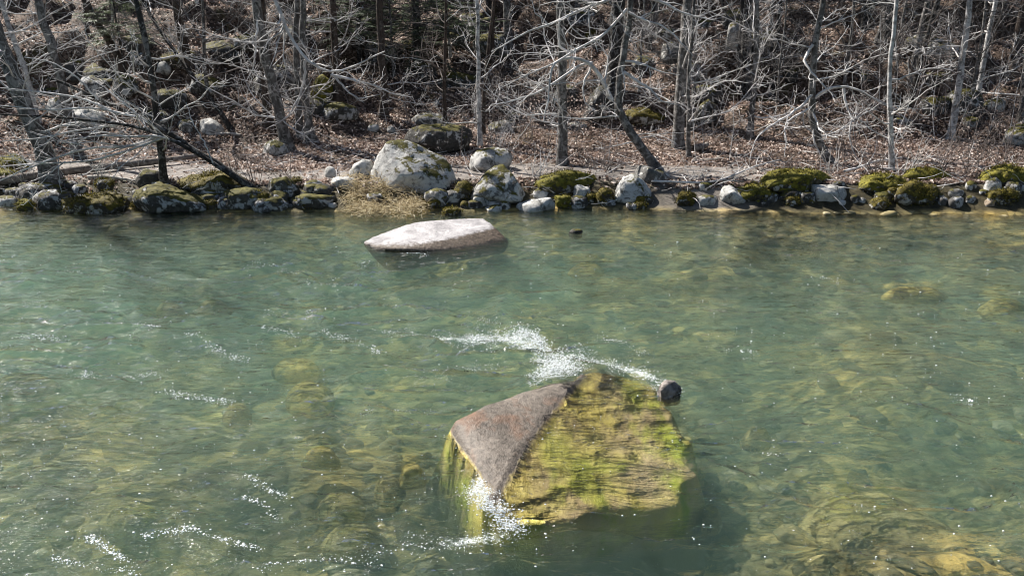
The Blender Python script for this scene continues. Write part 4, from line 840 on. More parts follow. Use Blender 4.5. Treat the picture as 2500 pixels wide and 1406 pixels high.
def tree(name, label, mat, path, wpx, Htot, nl, seed, twig='twig_pale', h0=.8, Lr=(1.0, 2.6), dens=1.0, hand=(), cat='tree', group=None, droop=0.0, base=None, flare=.6, lean=None):
    r = np.random.default_rng(seed)
    b = G(*path[0]) if base is None else np.array(base)
    if b[2] < .05: b[2] = .05
    Y = b[1]
    pts = [b-np.array([0, 0, .12])]+[D(x, y, Y+.02*k) for k, (x, y) in enumerate(path[1:])]
    last = pts[-1]; dr = pts[-1]-pts[-2]; dr /= np.linalg.norm(dr)
    hcur = last[2]-b[2]
    if Htot > hcur:
        dr2 = dr if lean is None else np.array(lean, float); dr2 = dr2+np.array([0, 0, .5]); dr2 /= np.linalg.norm(dr2)
        p = last
        for k in range(4):
            p = p+dr2*(Htot-hcur)/4/max(.3, dr2[2])+np.r_[r.normal(0, .12, 2), 0]; pts.append(p)
    n = 30; tr = resample(pts, n, seed, .012)
    r0 = wpx/F*Y/2; t = np.linspace(0, 1, n); rad = r0*(1-.82*t**.9)
    hgt = tr[:, 2]-tr[0, 2]; rad = rad*(1+flare*np.exp(-hgt/.22))
    e = empty(name, b); tag(e, label, cat, group)
    tk = Tubes(); tk.add(tr, rad, 10); tk.build('trunk', M[mat], e, b)
    cb = Tubes(); auto_crown(cb, r, tr, rad, h0, nl, Lr, dens, droop=droop)
    for hp, w0, dY in hand:
        hp3 = [D(x, y, Y+dY*k/(len(hp)-1)) for k, (x, y) in enumerate(hp)]
        L = resample(hp3, 16, seed+len(hp3), .012); rr_ = np.linspace(w0/F*Y/2*1.25, max(.006, w0/F*Y/2*.28), 16)
        cb.add(L, rr_, 6); sprout(cb, r, L, rr_, 1, .8, droop, .12)
    cb.build('crown', M[twig], e, b)
    return e
def s1(pts, ox, oy, k): return [(ox+a*k, oy+b*k) for a, b in pts]
k3 = .3841
T = [
 ('tree', 'thick pale grey trunk leaning left over the driftwood log', 'bark_grey', [(130,445),(95,335),(50,230),(0,110),(-30,20)], 44, 12, 16, 1, {}),
 ('tree', 'dark patchy trunk with pale lichen left of the broad sunlit slab', 'bark_grey', [(195,390),(165,270),(142,173),(112,70),(88,0)], 26, 12, 14, 2, {}),
 ('tree', 'thin pale trunk slanting up in the top left corner', 'bark_pale', [(92,300),(75,215),(40,115),(5,20),(-5,-20)], 15, 10, 10, 3, {}),
 ('tree', 'slim black and white trunk rising from the large lichen boulder', 'bark_dark', [(402,452),(392,390),(385,300),(365,150),(345,60),(330,0)], 18, 11, 12, 4, {}),
 ('tree', 'brown trunk leaning left on the slope under the pale hemlock sprays', 'bark_brown', [(322,205),(280,120),(245,70),(205,0)], 19, 11, 10, 5, {}),
 ('tree', 'thin dark trunk leaning left across the brown mossy ledge', 'bark_dark', [(570,318),(530,262),(450,160),(384,65),(345,0)], 12, 9, 9, 6, {}),
 ('tree', 'grey brown trunk high on the slope left of centre', 'bark_brown', [(456,160),(440,70),(430,0)], 24, 12, 12, 7, {}),
 ('tree', 'thick birch like trunk with flared foot on the path', 'bark_grey', [(705,368),(685,290),(660,190),(636,90),(622,0)], 29, 13, 16, 8,
    dict(hand=[([(640,-80),(672,0),(695,60),(715,110),(745,150),(790,175),(808,184),(850,170),(900,145),(940,125)], 9, -1.2), ([(808,184),(840,190),(925,212),(960,232),(1010,238)], 6, -.3), ([(815,186),(850,225),(875,243),(930,230)], 5, -.3),
               ([(745,150),(742,200),(735,230),(700,290),(660,310)], 6, -.2), ([(630,40),(625,100),(622,160),(600,200)], 5, -.5)])),
 ('tree', 'left stem of the double trunk in front of the dark hollow', 'bark_grey', [(733,335),(728,250),(722,160),(722,60),(725,0)], 17, 12, 9, 9, {}),
 ('tree', 'right stem of the double trunk with wide roots', 'bark_grey', [(760,345),(750,280),(742,180),(738,80),(740,0)], 20, 12, 10, 10, dict(flare=1.2)),
 ('tree', 'reddish brown trunk behind the thick birch like trunk', 'bark_brown', [(655,302),(650,220),(640,120),(636,0)], 22, 12, 10, 11, {}),
 ('tree', 'straight brown trunk in the dark hollow right of the double trunk', 'bark_brown', [(826,238),(820,150),(815,60),(812,0)], 20, 12, 10, 12, {}),
 ('tree', 'shaded brown trunk standing above the small pale stones', 'bark_brown', [(938,290),(937,200),(930,100),(925,0)], 21, 12, 8, 13, {}),
 ('tree', 'slim pale twin trunk, left stem, behind the rounded lichen boulder', 'bark_pale', [(1172,358),(1169,250),(1167,120),(1165,0)], 13, 11, 10, 14, {}),
 ('tree', 'brown slim trunk crossing behind the slim pale twin trunk', 'bark_brown', [(1178,330),(1184,220),(1194,100),(1207,0)], 11, 10, 8, 15, {}),
 ('tree', 'straight grey trunk with a sunlit left edge on the sandy path', 'bark_grey', [(1374,402),(1373,300),(1371,150),(1369,0)], 26, 13, 14, 16, {}),
 ('tree', 'leaning forked tree with arching white branches at the water', 'bark_grey', [(1607,412),(1575,370),(1538,326),(1510,275),(1503,245),(1515,200),(1519,154),(1530,70),(1540,0)], 24, 9, 14, 17,
    dict(hand=[(s1([(765,640),(680,450),(640,400),(480,350),(390,390),(365,480),(375,600),(330,770)], 1200, 0, k3), 9, -1.0), (s1([(640,400),(560,410),(470,480),(300,590),(120,650),(0,665)], 1200, 0, k3), 6, -.8),
               (s1([(840,460),(930,520),(1030,580),(1060,640),(1170,665)], 1200, 0, k3), 7, -.5), (s1([(850,390),(940,400),(1080,460),(1200,480)], 1200, 0, k3), 5, -.5), (s1([(640,420),(580,540),(590,660),(650,690)], 1200, 0, k3), 5, -.4),
               (s1([(500,345),(430,300),(425,180),(440,60)], 1200, 0, k3), 6, -.3), (s1([(880,-60),(700,20),(540,70),(400,150),(230,200),(0,330)], 1200, 0, k3), 7, -1.2), (s1([(860,60),(720,230),(560,300),(380,420),(210,480),(60,560)], 1200, 0, k3), 6, -1.0),
               (s1([(880,-30),(1060,0),(1220,90),(1320,110),(1420,130)], 1200, 0, k3), 7, -.8), (s1([(870,80),(940,120),(1080,160),(1180,240),(1280,350)], 1200, 0, k3), 5, -.6), (s1([(830,430),(850,560),(830,650)], 1200, 0, k3), 4, -.2)])),
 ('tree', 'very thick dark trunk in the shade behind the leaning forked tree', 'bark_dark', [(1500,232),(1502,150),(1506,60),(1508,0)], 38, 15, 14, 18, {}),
 ('tree', 'smooth grey straight trunk standing on the leaf flat', 'bark_grey', [(1655,362),(1658,290),(1667,154),(1676,50),(1680,0)], 29, 14, 14, 19, dict(flare=.3)),
 ('tree', 'thin grey stem just right of the smooth grey trunk', 'bark_grey', [(1684,385),(1680,320),(1681,190),(1690,80),(1696,0)], 11, 9, 9, 20, {}),
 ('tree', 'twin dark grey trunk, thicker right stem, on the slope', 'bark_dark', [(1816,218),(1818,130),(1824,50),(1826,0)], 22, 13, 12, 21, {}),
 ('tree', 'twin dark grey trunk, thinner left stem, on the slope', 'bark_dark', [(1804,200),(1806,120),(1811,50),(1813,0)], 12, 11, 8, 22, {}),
 ('tree', 'slim grey trunk behind the long green moss bank', 'bark_grey', [(1831,340),(1836,270),(1842,192),(1847,90),(1850,0)], 15, 11, 11, 23, {}),
 ('tree', 'dark slim trunk between the twin trunks and the sweeping branches', 'bark_dark', [(1884,235),(1892,150),(1900,60),(1905,0)], 13, 11, 9, 24, {}),
 ('tree', 'grey trunk with sweeping white branches left of the tall birch', 'bark_grey', [(2035,400),(2008,365),(1985,320),(1980,250),(1984,150),(1996,70),(2014,0)], 20, 11, 14, 25,
    dict(hand=[([(1985,110),(1960,150),(1973,169),(2007,207),(2030,227),(2038,250)], 6, -1.0), ([(1990,240),(2015,215),(2065,209),(2107,223),(2138,246),(2175,258),(2222,300)], 6, -1.2), ([(2060,215),(2065,261),(2084,292),(2069,319),(2076,353),(2103,415)], 5, -.4),
               ([(1985,230),(1960,260),(1910,290),(1860,320),(1838,350),(1830,390)], 6, -1.0), ([(1984,260),(1950,280),(1915,300),(1920,340),(1915,385)], 5, -.7), ([(1988,300),(1984,340),(2000,375),(2030,410)], 4, -.4)])),
 ('tree', 'tall slim birch with white patches on the mossy bank', 'bark_pale', [(2178,420),(2174,340),(2172,269),(2172,173),(2180,80),(2188,0)], 13, 11, 11, 26, {}),
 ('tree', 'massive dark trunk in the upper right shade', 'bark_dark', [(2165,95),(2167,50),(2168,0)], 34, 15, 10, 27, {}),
 ('tree', 'white birch leaning slightly right on the leafy flat', 'bark_pale', [(2320,340),(2338,230),(2353,110),(2368,0)], 18, 12, 12, 28, {}),
 ('tree', 'pale slim trunk behind the white leaning birch', 'bark_pale', [(2385,255),(2396,180),(2407,115),(2430,0)], 13, 11, 11, 29, {}),
 ('tree', 'thin straight stem behind the tall slim birch', 'bark_grey', [(2186,195),(2195,120),(2203,50),(2215,0)], 8, 9, 8, 30, {}),
 ('tree', 'grey trunk at the right edge crossed by twigs', 'bark_grey', [(2496,300),(2500,200),(2510,100),(2520,0)], 16, 11, 12, 31, {}),
 ('tree', 'bare trunk half way between the straight grey trunk and the twin trunk', 'bark_grey', [(1242,120),(1238,60),(1236,0)], 22, 13, 10, 32, {}),
]
for nm, lab, mat, path, wpx, Ht, nl, sd, kw in T:
    tree(nm, lab, mat, path, wpx, Ht, nl+5, 100+sd, **kw)

# the fallen stem and its branches sweeping left
def fallen():
    r = np.random.default_rng(77); b = G(636, 470)
    e = empty('leaning_tree', b); tag(e, 'dark half fallen tree leaning far left, its branches sweeping over the log', 'tree')
    Y = b[1]
    def pl(pts, w, dY, y0=0.0, n=18):
        q = resample([D(x, y, Y+y0+dY*i/(len(pts)-1)) for i, (x, y) in enumerate(pts)], n, int(w*7), .012); return q, np.linspace(w/F*Y/2, w/F*Y/2*.35, n)
    tk = Tubes(); p, rd = pl([(645,478),(590,440),(520,395),(440,345),(380,305),(290,265),(200,222),(120,190)], 19, .6); tk.add(p, rd, 9); tk.build('trunk', M['bark_dark'], e, b)
    st = Tubes(); p2, rd2 = pl([(560,425),(500,385),(430,345),(384,322),(300,303),(165,288),(0,280),(-60,275)], 10, -.6, .1); st.add(p2, rd2, 8); st.build('trunk', M['bark_dark'], e, b)
    cb = Tubes()
    for pts, w, dY in [([(403,335),(360,352),(319,365),(230,394),(85,401),(0,407)], 7, -1.0), ([(390,330),(334,357),(215,361),(138,384),(60,415),(0,441)], 8, -1.2), ([(270,268),(192,238),(100,225),(0,215)], 6, -.6),
                       ([(330,285),(230,262),(120,270),(0,258)], 6, -.9), ([(300,303),(180,320),(90,340),(0,345)], 6, -.8), ([(240,245),(180,180),(120,150),(60,140)], 5, -.4), ([(440,348),(380,330),(330,335),(250,330),(150,345)], 6, -.9),
                       ([(200,224),(150,255),(90,290),(40,320)], 5, -.8), ([(360,300),(300,250),(250,210),(190,180)], 5, .2), ([(160,395),(110,430),(60,450)], 4, -1.0), ([(520,398),(500,350),(470,300),(455,250)], 4, .2)]:
        p, rd = pl(pts, w, dY); cb.add(p, rd, 5); sprout(cb, r, p, rd, 1, .9, .3, .1)
    for q, rd in ((p2, rd2),): sprout(cb, r, q, rd, 1, .8, .3, .3)
    cb.build('crown', M['twig_pale'], e, b)
fallen()

# background trees: a few models, copied up the slope
def proto(seed, mat, Ht, r0, nl, twig):
    r = np.random.default_rng(seed); n = 24
    pts = [np.array([0, 0, -.4])]
    d = np.array([r.normal(0, .06), r.normal(0, .06), 1.0])
    tr = walk(r, np.array([0, 0, -.4]), d, Ht+.4, n, .025, .02); t = np.linspace(0, 1, n); rad = .72*r0*(1-.85*t)*(1+.5*np.exp(-np.clip(tr[:, 2], 0, 99)/.3))
    e = empty('tree', (0, 0, 0)); tk = Tubes(); tk.add(tr, rad, 8); tk.build('trunk', M[mat], e, (0, 0, 0))
    cb = Tubes(); auto_crown(cb, r, tr, rad, 1.2, nl, (1.2, 3.4), .75); cb.build('crown', M[twig], e, (0, 0, 0)); return e
protos = [proto(200, 'bark_grey', 14, .15, 24, 'twig_dim'), proto(201, 'bark_dark', 16, .20, 24, 'twig_brown'), proto(202, 'bark_brown', 12, .11, 22, 'twig_brown'), proto(203, 'bark_grey', 10, .07, 18, 'twig_dim'),
          proto(204, 'bark_dark', 15, .14, 24, 'twig_brown'), proto(205, 'bark_brown', 17, .24, 26, 'twig_brown'), proto(206, 'bark_pale', 11, .08, 18, 'twig_dim')]
pname = ['grey bare tree', 'thick dark bare tree', 'brown bare tree', 'thin grey bare tree', 'dark bare tree', 'very thick brown bare tree', 'slim pale bare tree']
TL = [(-4000,'the left edge'),(40,'the corner trunk'),(205,'the brown leaner'),(335,'the patchy slim trunk'),(430,'the high brown trunk'),(625,'the birch like trunk'),(740,'the double trunk'),(815,'the dark hollow trunk'),(925,'the shaded brown trunk'),(1020,'the big hemlock'),(1165,'the pale twin trunk'),(1240,'the central trunk'),(1370,'the sunlit trunk'),(1506,'the thickest trunk'),(1680,'the smooth grey trunk'),(1820,'the twin dark trunk'),(1905,'the dark slim trunk'),(2010,'the sweeping branches'),(2188,'the tall birch'),(2368,'the white leaning birch'),(2520,'the right edge trunk'),(9000,'the right edge')]
rr = random.Random(21); spots = []
tries = 0
while len(spots) < 118 and tries < 4000:
    tries += 1
    y = (25.5+rr.random()*21) if len(spots) < 78 else 46+rr.random()*30; x = rr.uniform(-1, 1)*(y*.72+2)
    if rr.random() < .12: x = rr.uniform(-1.2, -.7)*y-3
    if any((x-a)**2+(y-b)**2 < 2.2 for a, b in spots): continue
    spots.append((x, y))
use = {}; rows = []
for i, (x, y) in enumerate(spots):
    k = i % 7 if i < 7 else rr.choice([0, 1, 2, 3, 3, 4, 4, 5, 6, 2]); z = float(H(x, y)); rows.append((x, y, z, k))
rows.sort(key=lambda q: q[1])
for x, y, z, k in rows:
    px, py = to_px((x, y, z+1)); a = [l for l in TL if l[0] <= px][-1][1]; b = [l for l in TL if l[0] > px][0][1]
    key = (k, a, b); use[key] = use.get(key, 0)+1; n = use[key]
    ordn = '' if n == 1 else words_o[min(n, 12)-1]+' nearest '
    c = copy_tree(protos[k]); c.location = (x, y, z); c.rotation_euler = (rr.uniform(-.06, .06), rr.uniform(-.06, .06), rr.uniform(0, 6.28)); s = rr.uniform(.8, 1.2); c.scale = (s, s, s)
    tag(c, f"{ordn}{pname[k]} upslope between {a[4:]} and {b[4:]}", 'tree', 'bare trees up the leafy slope')
for p in protos:
    for ch in list(p.children): bpy.data.objects.remove(ch)
    bpy.data.objects.remove(p)

# conifers
def hemlock(label, loc, Ht, r0, z0, Rw, n_br, needle, seed, tone0=.0):
    r = np.random.default_rng(seed); loc = np.array(loc, float); e = empty('hemlock_tree', loc); tag(e, label, 'conifer')
    tr = walk(r, np.array([0, 0, -.3]), (0, 0, 1), Ht+.3, 16, .01, .02); tk = Tubes(); tk.add(tr, np.linspace(r0, .02, 16), 8); tk.build('trunk', M['bark_dark'], e)
    br = Tubes(); Q = []; tn = []
    for i in range(n_br):
        h = z0+(Ht-z0)*r.random()**1.2; az = r.uniform(0, 6.283); L = Rw*(1.05-.9*(h-z0)/(Ht-z0+.01))*r.uniform(.6, 1.1)
        base = np.array([np.interp(h, tr[:, 2], tr[:, 0]), np.interp(h, tr[:, 2], tr[:, 1]), h])
        p = walk(r, base, (math.cos(az), math.sin(az), .15), L, 9, .07, -.035); br.add(p, np.linspace(.006+.006*L, .004, 9), 4)
        for _ in range(int(26*L)+6):
            t = r.uniform(.25, 1)*8; a = int(min(t, 7)); q = p[a]+(p[a+1]-p[a])*(t-a); tg = p[a+1]-p[a]; tg /= np.linalg.norm(tg)
            sd = np.cross(tg, (0, 0, 1.)); sd /= np.linalg.norm(sd)+1e-9; sgn = 1 if r.random() < .5 else -1
            l = r.uniform(.12, .42)*(1.2-.08*t); dirn = sd*sgn*r.uniform(.5, 1)+tg*r.uniform(.3, .9)+np.array([0, 0, r.uniform(-.3, .05)]); dirn /= np.linalg.norm(dirn)
            tw = r.random()
            m = int(l/.030)+2
            for j in range(m):
                c = q+dirn*l*j/m; wv = np.cross(dirn, (r.normal(0, .35), r.normal(0, .35), 1.)); wv /= np.linalg.norm(wv)+1e-9
                hw = r.uniform(.024, .050)*(1.1-.6*j/m); ln = dirn*.024; f_ = wv*hw+dirn*.02
                Q.append([c-wv*hw*.9+ln*1.2, c-ln*.4, c+wv*hw*.9+ln*1.2, c+ln*.5]); tn.append(tone0+(1-tone0)*min(1, max(0, tw*.7+r.normal(.1, .15))))
    br.build('crown', M['twig_brown'], e)
    Q = np.array(Q); V = Q.reshape(-1, 3); Fq = np.arange(len(V)).reshape(-1, 4)
    mesh_np('needles', V, Fq, M[needle], e, False, (0, 0, 0), {'tone': ('FACE', np.array(tn))})
    return e
def on(px, py): return G(px, py)
b = on(1022, 165); hemlock('big dark green hemlock above the shaded slab', b, 6.0, .26, .7, 3.7, 190, 'needle', 301)
b = on(880, 150); hemlock('dark hemlock left of the big one with low drooping sprays', b, 5, .13, .5, 2.9, 120, 'needle', 302)
b = on(312, 215); hemlock('small pale green hemlock in sun on the left slope', b, 3.6, .03, 1.5, 1.4, 60, 'needle_pale', 303)
b = on(1080, 62); hemlock('tiny bright green hemlock seedling high on the slope', b, 1.2, .012, .2, .55, 12, 'needle_pale', 304)
b = on(2110, 60); hemlock('shadowy hemlock at the top beside the massive dark trunk', b, 14, .2, 2.2, 3.0, 46, 'needle', 305)

for i, (x, y, h_) in enumerate([(-5, 41, 16), (-1, 38, 15), (3.4, 37, 16), (7.3, 39, 17), (11.2, 37.5, 15), (15.5, 38.5, 16), (1.5, 43, 18), (6, 44, 18), (11, 44, 18), (20, 42, 17), (-9, 47, 17)]):  # stand added to throw shade on the hillside, crowns above the view
    hemlock(f"dark hemlock added for shade at the top of the slope, {['first','second','third','fourth','fifth','sixth','seventh','eighth','ninth','tenth','eleventh'][i]} of the high stand", (x, y, float(H(x, y))), h_, .22, 4.6, 3.6, 60, 'needle', 320+i)
# ------------------------------------------------------------------ saplings and shrubs
def sapling(label, px, py, Ht, r0, seed, twig, nl, group, name='sapling', leaves=False):
    r = np.random.default_rng(seed); b = G(px, py); b[2] = max(b[2], .03)
    tr = walk(r, np.array([0, 0, -.08]), (r.normal(0, .12), r.normal(0, .1), 1), Ht, 12, .05, .03); rad = np.linspace(r0, .004, 12)
    e = empty(name, b); tag(e, label, name, group)
    tk = Tubes(); tk.add(tr, rad, 5); tk.build('trunk', M[twig], e)
    cb = Tubes()
    for _ in range(nl):
        i = r.uniform(2, 10.5); a = int(i); q = tr[a]+(tr[a+1]-tr[a])*(i-a); az = r.uniform(0, 6.28)
        p = walk(r, q, (math.cos(az), math.sin(az), r.uniform(.2, .9)), Ht*r.uniform(.15, .38), 7, .17, .03); rr2 = np.linspace(max(.005, r0*.45), .0035, 7); cb.add(p, rr2, 4); sprout(cb, r, p, rr2, 2, .8)
    cb.build('crown', M[twig], e)
    if leaves:
        Q = []; tn = []
        for _ in range(260):
            c = np.array([r.normal(0, .35), r.normal(0, .3), Ht*.25+r.random()*Ht*.6]); a = r.normal(size=3); a /= np.linalg.norm(a); bb = np.cross(a, r.normal(size=3)); bb /= np.linalg.norm(bb)
            Q.append([c, c+a*.03+bb*.018, c+a*.07, c+a*.03-bb*.018]); tn.append(r.uniform(.55, 1))
        V = np.array(Q).reshape(-1, 3); mesh_np('leaves', V, np.arange(len(V)).reshape(-1, 4), M['leaf'], e, False, (0, 0, 0), {'tone': ('FACE', np.array(tn))})
    return e
def near(lst, px):
    a = [l for l in lst if l[0] <= px][-1][1]; b = [l for l in lst if l[0] > px][0][1]; return a[4:], b[4:]
rr = random.Random(31); use = {}
sp = []
for i in range(64):
    px = rr.choice([rr.uniform(1150, 1500), rr.uniform(1600, 2480), rr.uniform(0, 2480), rr.uniform(2050, 2480)]); py = rr.uniform(255, 405); sp.append((px, py))
sp.sort()
TL2 = [l for l in TL if l[0] not in (40, 430, 815, 1020, 1240, 1506, 1820)]
for i, (px, py) in enumerate(sp):
    a, b = near(TL2, px); hi = py < 330; tw = rr.choice(['twig_pale', 'twig_brown', 'twig_brown']); key = (a, b, hi, tw); use[key] = use.get(key, 0)+1; n = use[key]
    lab = f"{'' if n == 1 else words_o[min(n,12)-1]+' '}thin {'pale' if tw == 'twig_pale' else 'brownish'} sapling {'far back' if hi else 'near path'} between {a} and {b}"
    sapling(lab, px, py, rr.uniform(1.2, 3.4), rr.uniform(.008, .016), 400+i, tw, 9, 'saplings on the leaf flat')
sapling('sapling holding pinkish dead leaves beside the straight sunlit trunk', 1400, 350, 1.7, .014, 481, 'twig_brown', 14, None, 'sapling', True)
sapling('low sapling with tan leaves behind the angular block', 1300, 345, 1.5, .012, 482, 'twig_brown', 12, None, 'sapling', True)
def shrub(label, px, py, n, Ht, spread, seed, twig, group, tilt=(0, 0)):
    r = np.random.default_rng(seed); b = G(px, py); b[2] = max(b[2], .03); st = Tubes(); tw = Tubes()
    e = empty('shrub', b); tag(e, label, 'shrub', group)
    for _ in range(n):
        a = r.uniform(0, 6.28); s0 = np.array([r.normal(0, .10), r.normal(0, .08), -.05]); d = (math.cos(a)*spread*r.random()+tilt[0], math.sin(a)*spread*r.random()+tilt[1], 1)
        p = walk(r, s0, d, Ht*r.uniform(.5, 1.1), 9, .09, .01); rd = np.linspace(r.uniform(.006, .011), .0035, 9); st.add(p, rd, 4); sprout(tw, r, p, rd, 2, .45, 0, .35)
    st.build('stems', M[twig], e); tw.build('crown', M[twig], e)
for i, (px, py, n, Ht, spd, tw, tilt, lab) in enumerate([
  (2060,400,16,.9,.35,'twig_brown',(0,0),'upright brown stalks left of the tall birch'), (2130,425,14,.9,.6,'twig_brown',(0,0),'brown twiggy shrub at the foot of the tall birch'), (2200,430,14,1.2,.8,'twig_pale',(.3,-.1),'pale twiggy shrub just right of the tall birch'),
  (2290,425,18,1.7,.7,'twig_brown',(.55,0),'slanting bush of long stems below the white leaning birch'), (2360,430,16,1.6,.8,'twig_brown',(.5,0),'slanting bush right of the white leaning birch foot'), (2440,425,14,1.3,.8,'twig_brown',(.2,0),'brown bush above the orange tan stone'),
  (2030,425,10,.9,.7,'twig_pale',(-.3,-.1),'pale spreading shrub over the broken grey slab'), (1930,420,9,.6,.8,'twig_brown',(0,0),'low twigs on the long green moss bank'), (1480,420,16,.8,.9,'twig_brown',(0,-.1),'low bushy twigs behind the pointed boulder'), (1440,415,8,.6,.6,'twig_brown',(0,0),'rusty little shrub on the moss hummock'),
  (1310,430,12,.9,.8,'twig_pale',(.2,0),'pale twigs rising behind the angular block'), (1215,360,14,1.2,.9,'twig_pale',(.2,0),'tangle of pale twigs behind the rounded lichen boulder'), (1280,345,16,1.3,.9,'twig_brown',(0,0),'brown tangle between twin trunk and sunlit trunk'),
  (570,440,12,1.2,.7,'twig_brown',(.0,0),'thin upright shoots by the fallen stem'), (620,450,10,1.1,.5,'twig_brown',(0,0),'shoots right of the fallen stem root'), (720,455,7,1.3,.6,'twig_brown',(-.5,0),'slanting dark sticks above the flat mossy slab'), (60,440,12,1.2,.9,'twig_pale',(.2,-.1),'pale twigs over the driftwood log'),
  (250,440,10,.8,.9,'twig_pale',(.3,-.1),'pale dead twigs on the black moss block'), (2230,300,18,1.4,.9,'twig_brown',(0,0),'brown thicket behind the tall birch'), (2090,300,16,1.4,.9,'twig_brown',(0,0),'brown thicket behind the sweeping white branches'), (2420,330,16,1.3,.9,'twig_brown',(0,0),'thicket between white birch and right edge'),
  (1740,330,12,1.2,.9,'twig_brown',(0,0),'thin thicket right of the smooth grey trunk'), (1930,330,14,1.3,.9,'twig_brown',(0,0),'thicket behind the long green moss bank'), (1690,440,12,.5,1.2,'twig_pale',(.3,-.2),'driftwood twigs at the sandy inlet')]):
    shrub(lab, px, py, n, Ht, spd, 500+i, tw, None, tilt)

# logs, boards and sticks
def stick(name, label, pts, w0, w1, mat, sd, z=None, sides=8, cat='log', twigs=False):
    q = []
    for x, y in pts:
        g = G(x, y); g[2] = max(g[2], 0)+(w0/F*g[1]/2 if z is None else z); q.append(g)
    pl = resample(q, 14, sd, .01); Y = q[0][1]; b = pl[0].copy()
    t = Tubes(); t.add(pl, np.linspace(w0/F*Y/2, w1/F*Y/2, 14), sides)
    r = np.random.default_rng(sd)
    if twigs: sprout(t, r, pl, np.linspace(w0/F*Y/2, w1/F*Y/2, 14), 2, .8)
    tag(t.build(name, M[mat], None, b), label, cat)
stick('log', 'long weathered driftwood log lying along the left bank', [(-40,462),(40,450),(150,432),(280,418),(400,405),(490,392)], 25, 14, 'wood_grey', 1)
stick('driftwood', 'splintered whitish plank of driftwood beside the dark squarish block', [(215,440),(260,438),(300,442),(332,448)], 11, 5, 'wood_pale', 2, .06)
stick('log', 'short pale log on the leaves right of the streaked boulder', [(520,332),(560,330),(590,334)], 8, 6, 'wood_pale', 3)
stick('log', 'pale bowed dead log on the dark upper right slope', [(2190,78),(2240,92),(2285,108),(2305,125)], 9, 6, 'wood_grey', 4)
stick('branch', 'pale dead branch lying on the path right of the leaning tree', [(1690,398),(1740,392),(1800,388)], 7, 4, 'wood_pale', 5, .04, 6, 'branch', True)
stick('branch', 'long curved dead branch arching over the sandy inlet', [(1590,455),(1680,458),(1740,465),(1790,440),(1850,415),(1900,402)], 5, 4, 'twig_pale', 6, .12, 6, 'branch', True)
stick('branch', 'straight white stick by the whitish pointed stone', [(1760,452),(1790,454),(1815,456)], 4, 4, 'wood_pale', 7, .12, 6, 'branch')
stick('branch', 'thin dead branch across the moss left of the tall birch', [(1870,440),(1950,432),(2040,425)], 4, 3, 'wood_pale', 8, .12, 6, 'branch', True)
stick('branch', 'dead limb reaching down over the broken grey slab', [(2060,432),(2090,425),(2140,405),(2200,398)], 6, 4, 'twig_pale', 9, .14, 6, 'branch', True)
stick('branch', 'stick on the path by the upright pale stone', [(700,412),(740,408),(770,412)], 4, 3, 'wood_grey', 10, .02, 6, 'branch')
stick('branch', 'dark stick along the path edge', [(620,420),(660,415),(690,418)], 4, 3, 'wood_grey', 11, .02, 6, 'branch', True)
stick('branch', 'bare stick on the path behind the moss hummock', [(1440,395),(1480,398),(1530,400)], 4, 3, 'wood_pale', 12, .02, 6, 'branch')
stick('branch', 'straight stick lying on the grey path near the right', [(1880,400),(1950,396),(2010,397)], 4, 3, 'wood_grey', 13, .02, 6, 'branch')
stick('branch', 'bundle edge stick under the dead grass', [(770,462),(830,455),(880,450)], 5, 3, 'wood_pale', 14, .05, 6, 'branch', True)
stick('log', 'fallen pale stem on the slope above the tall birch', [(2105,205),(2160,205),(2210,210)], 6, 5, 'wood_pale', 15, .1, 6, 'log')
stick('log', 'dark rotting log behind the smooth grey trunk', [(1690,372),(1720,366),(1725,362)], 18, 12, 'wood_grey', 16)
stick('branch', 'pale dead limb leaning on the right slope', [(2210,55),(2240,70),(2270,60)], 7, 4, 'wood_pale', 17, .5, 6, 'branch', True)

# dead grass under the wedge boulder
def dead_grass():
    r = np.random.default_rng(9); Q = []; tn = []
    for cx, cy, n, sx in [(870,478,500,34), (930,474,500,42), (1010,482,420,34), (900,497,330,40), (985,497,330,46), (1290,380,60,20)]:
        for _ in range(n):
            b = P(cx+r.normal(0, sx*.5), cy+r.normal(0, 7), .25); b[2] = max(.05, float(H(b[0], b[1])))+.16*r.random()
            az = r.uniform(0, 6.28); L = r.uniform(.12, .32); d = np.array([math.cos(az)*.8, math.sin(az)*.5-.35, r.uniform(.1, .9)]); p = walk(r, b, d, L, 4, .2, -.30); w = np.cross(p[-1]-p[0], (0, 1, .3)); w = w/(np.linalg.norm(w)+1e-9)*r.uniform(.004, .009)
            for j in range(3): Q.append([p[j]-w*(1-j/4), p[j]+w*(1-j/4), p[j+1]+w*(1-(j+1)/4), p[j+1]-w*(1-(j+1)/4)]); tn.append(r.random())
    V = np.array(Q).reshape(-1, 3); o = mesh_np('grass', V, np.arange(len(V)).reshape(-1, 4), M['straw'], None, False, None, {'tone': ('FACE', np.array(tn))})
    tag(o, 'matted straw coloured dead grass hanging under the wedge boulder', 'grass', kind='stuff')
dead_grass()
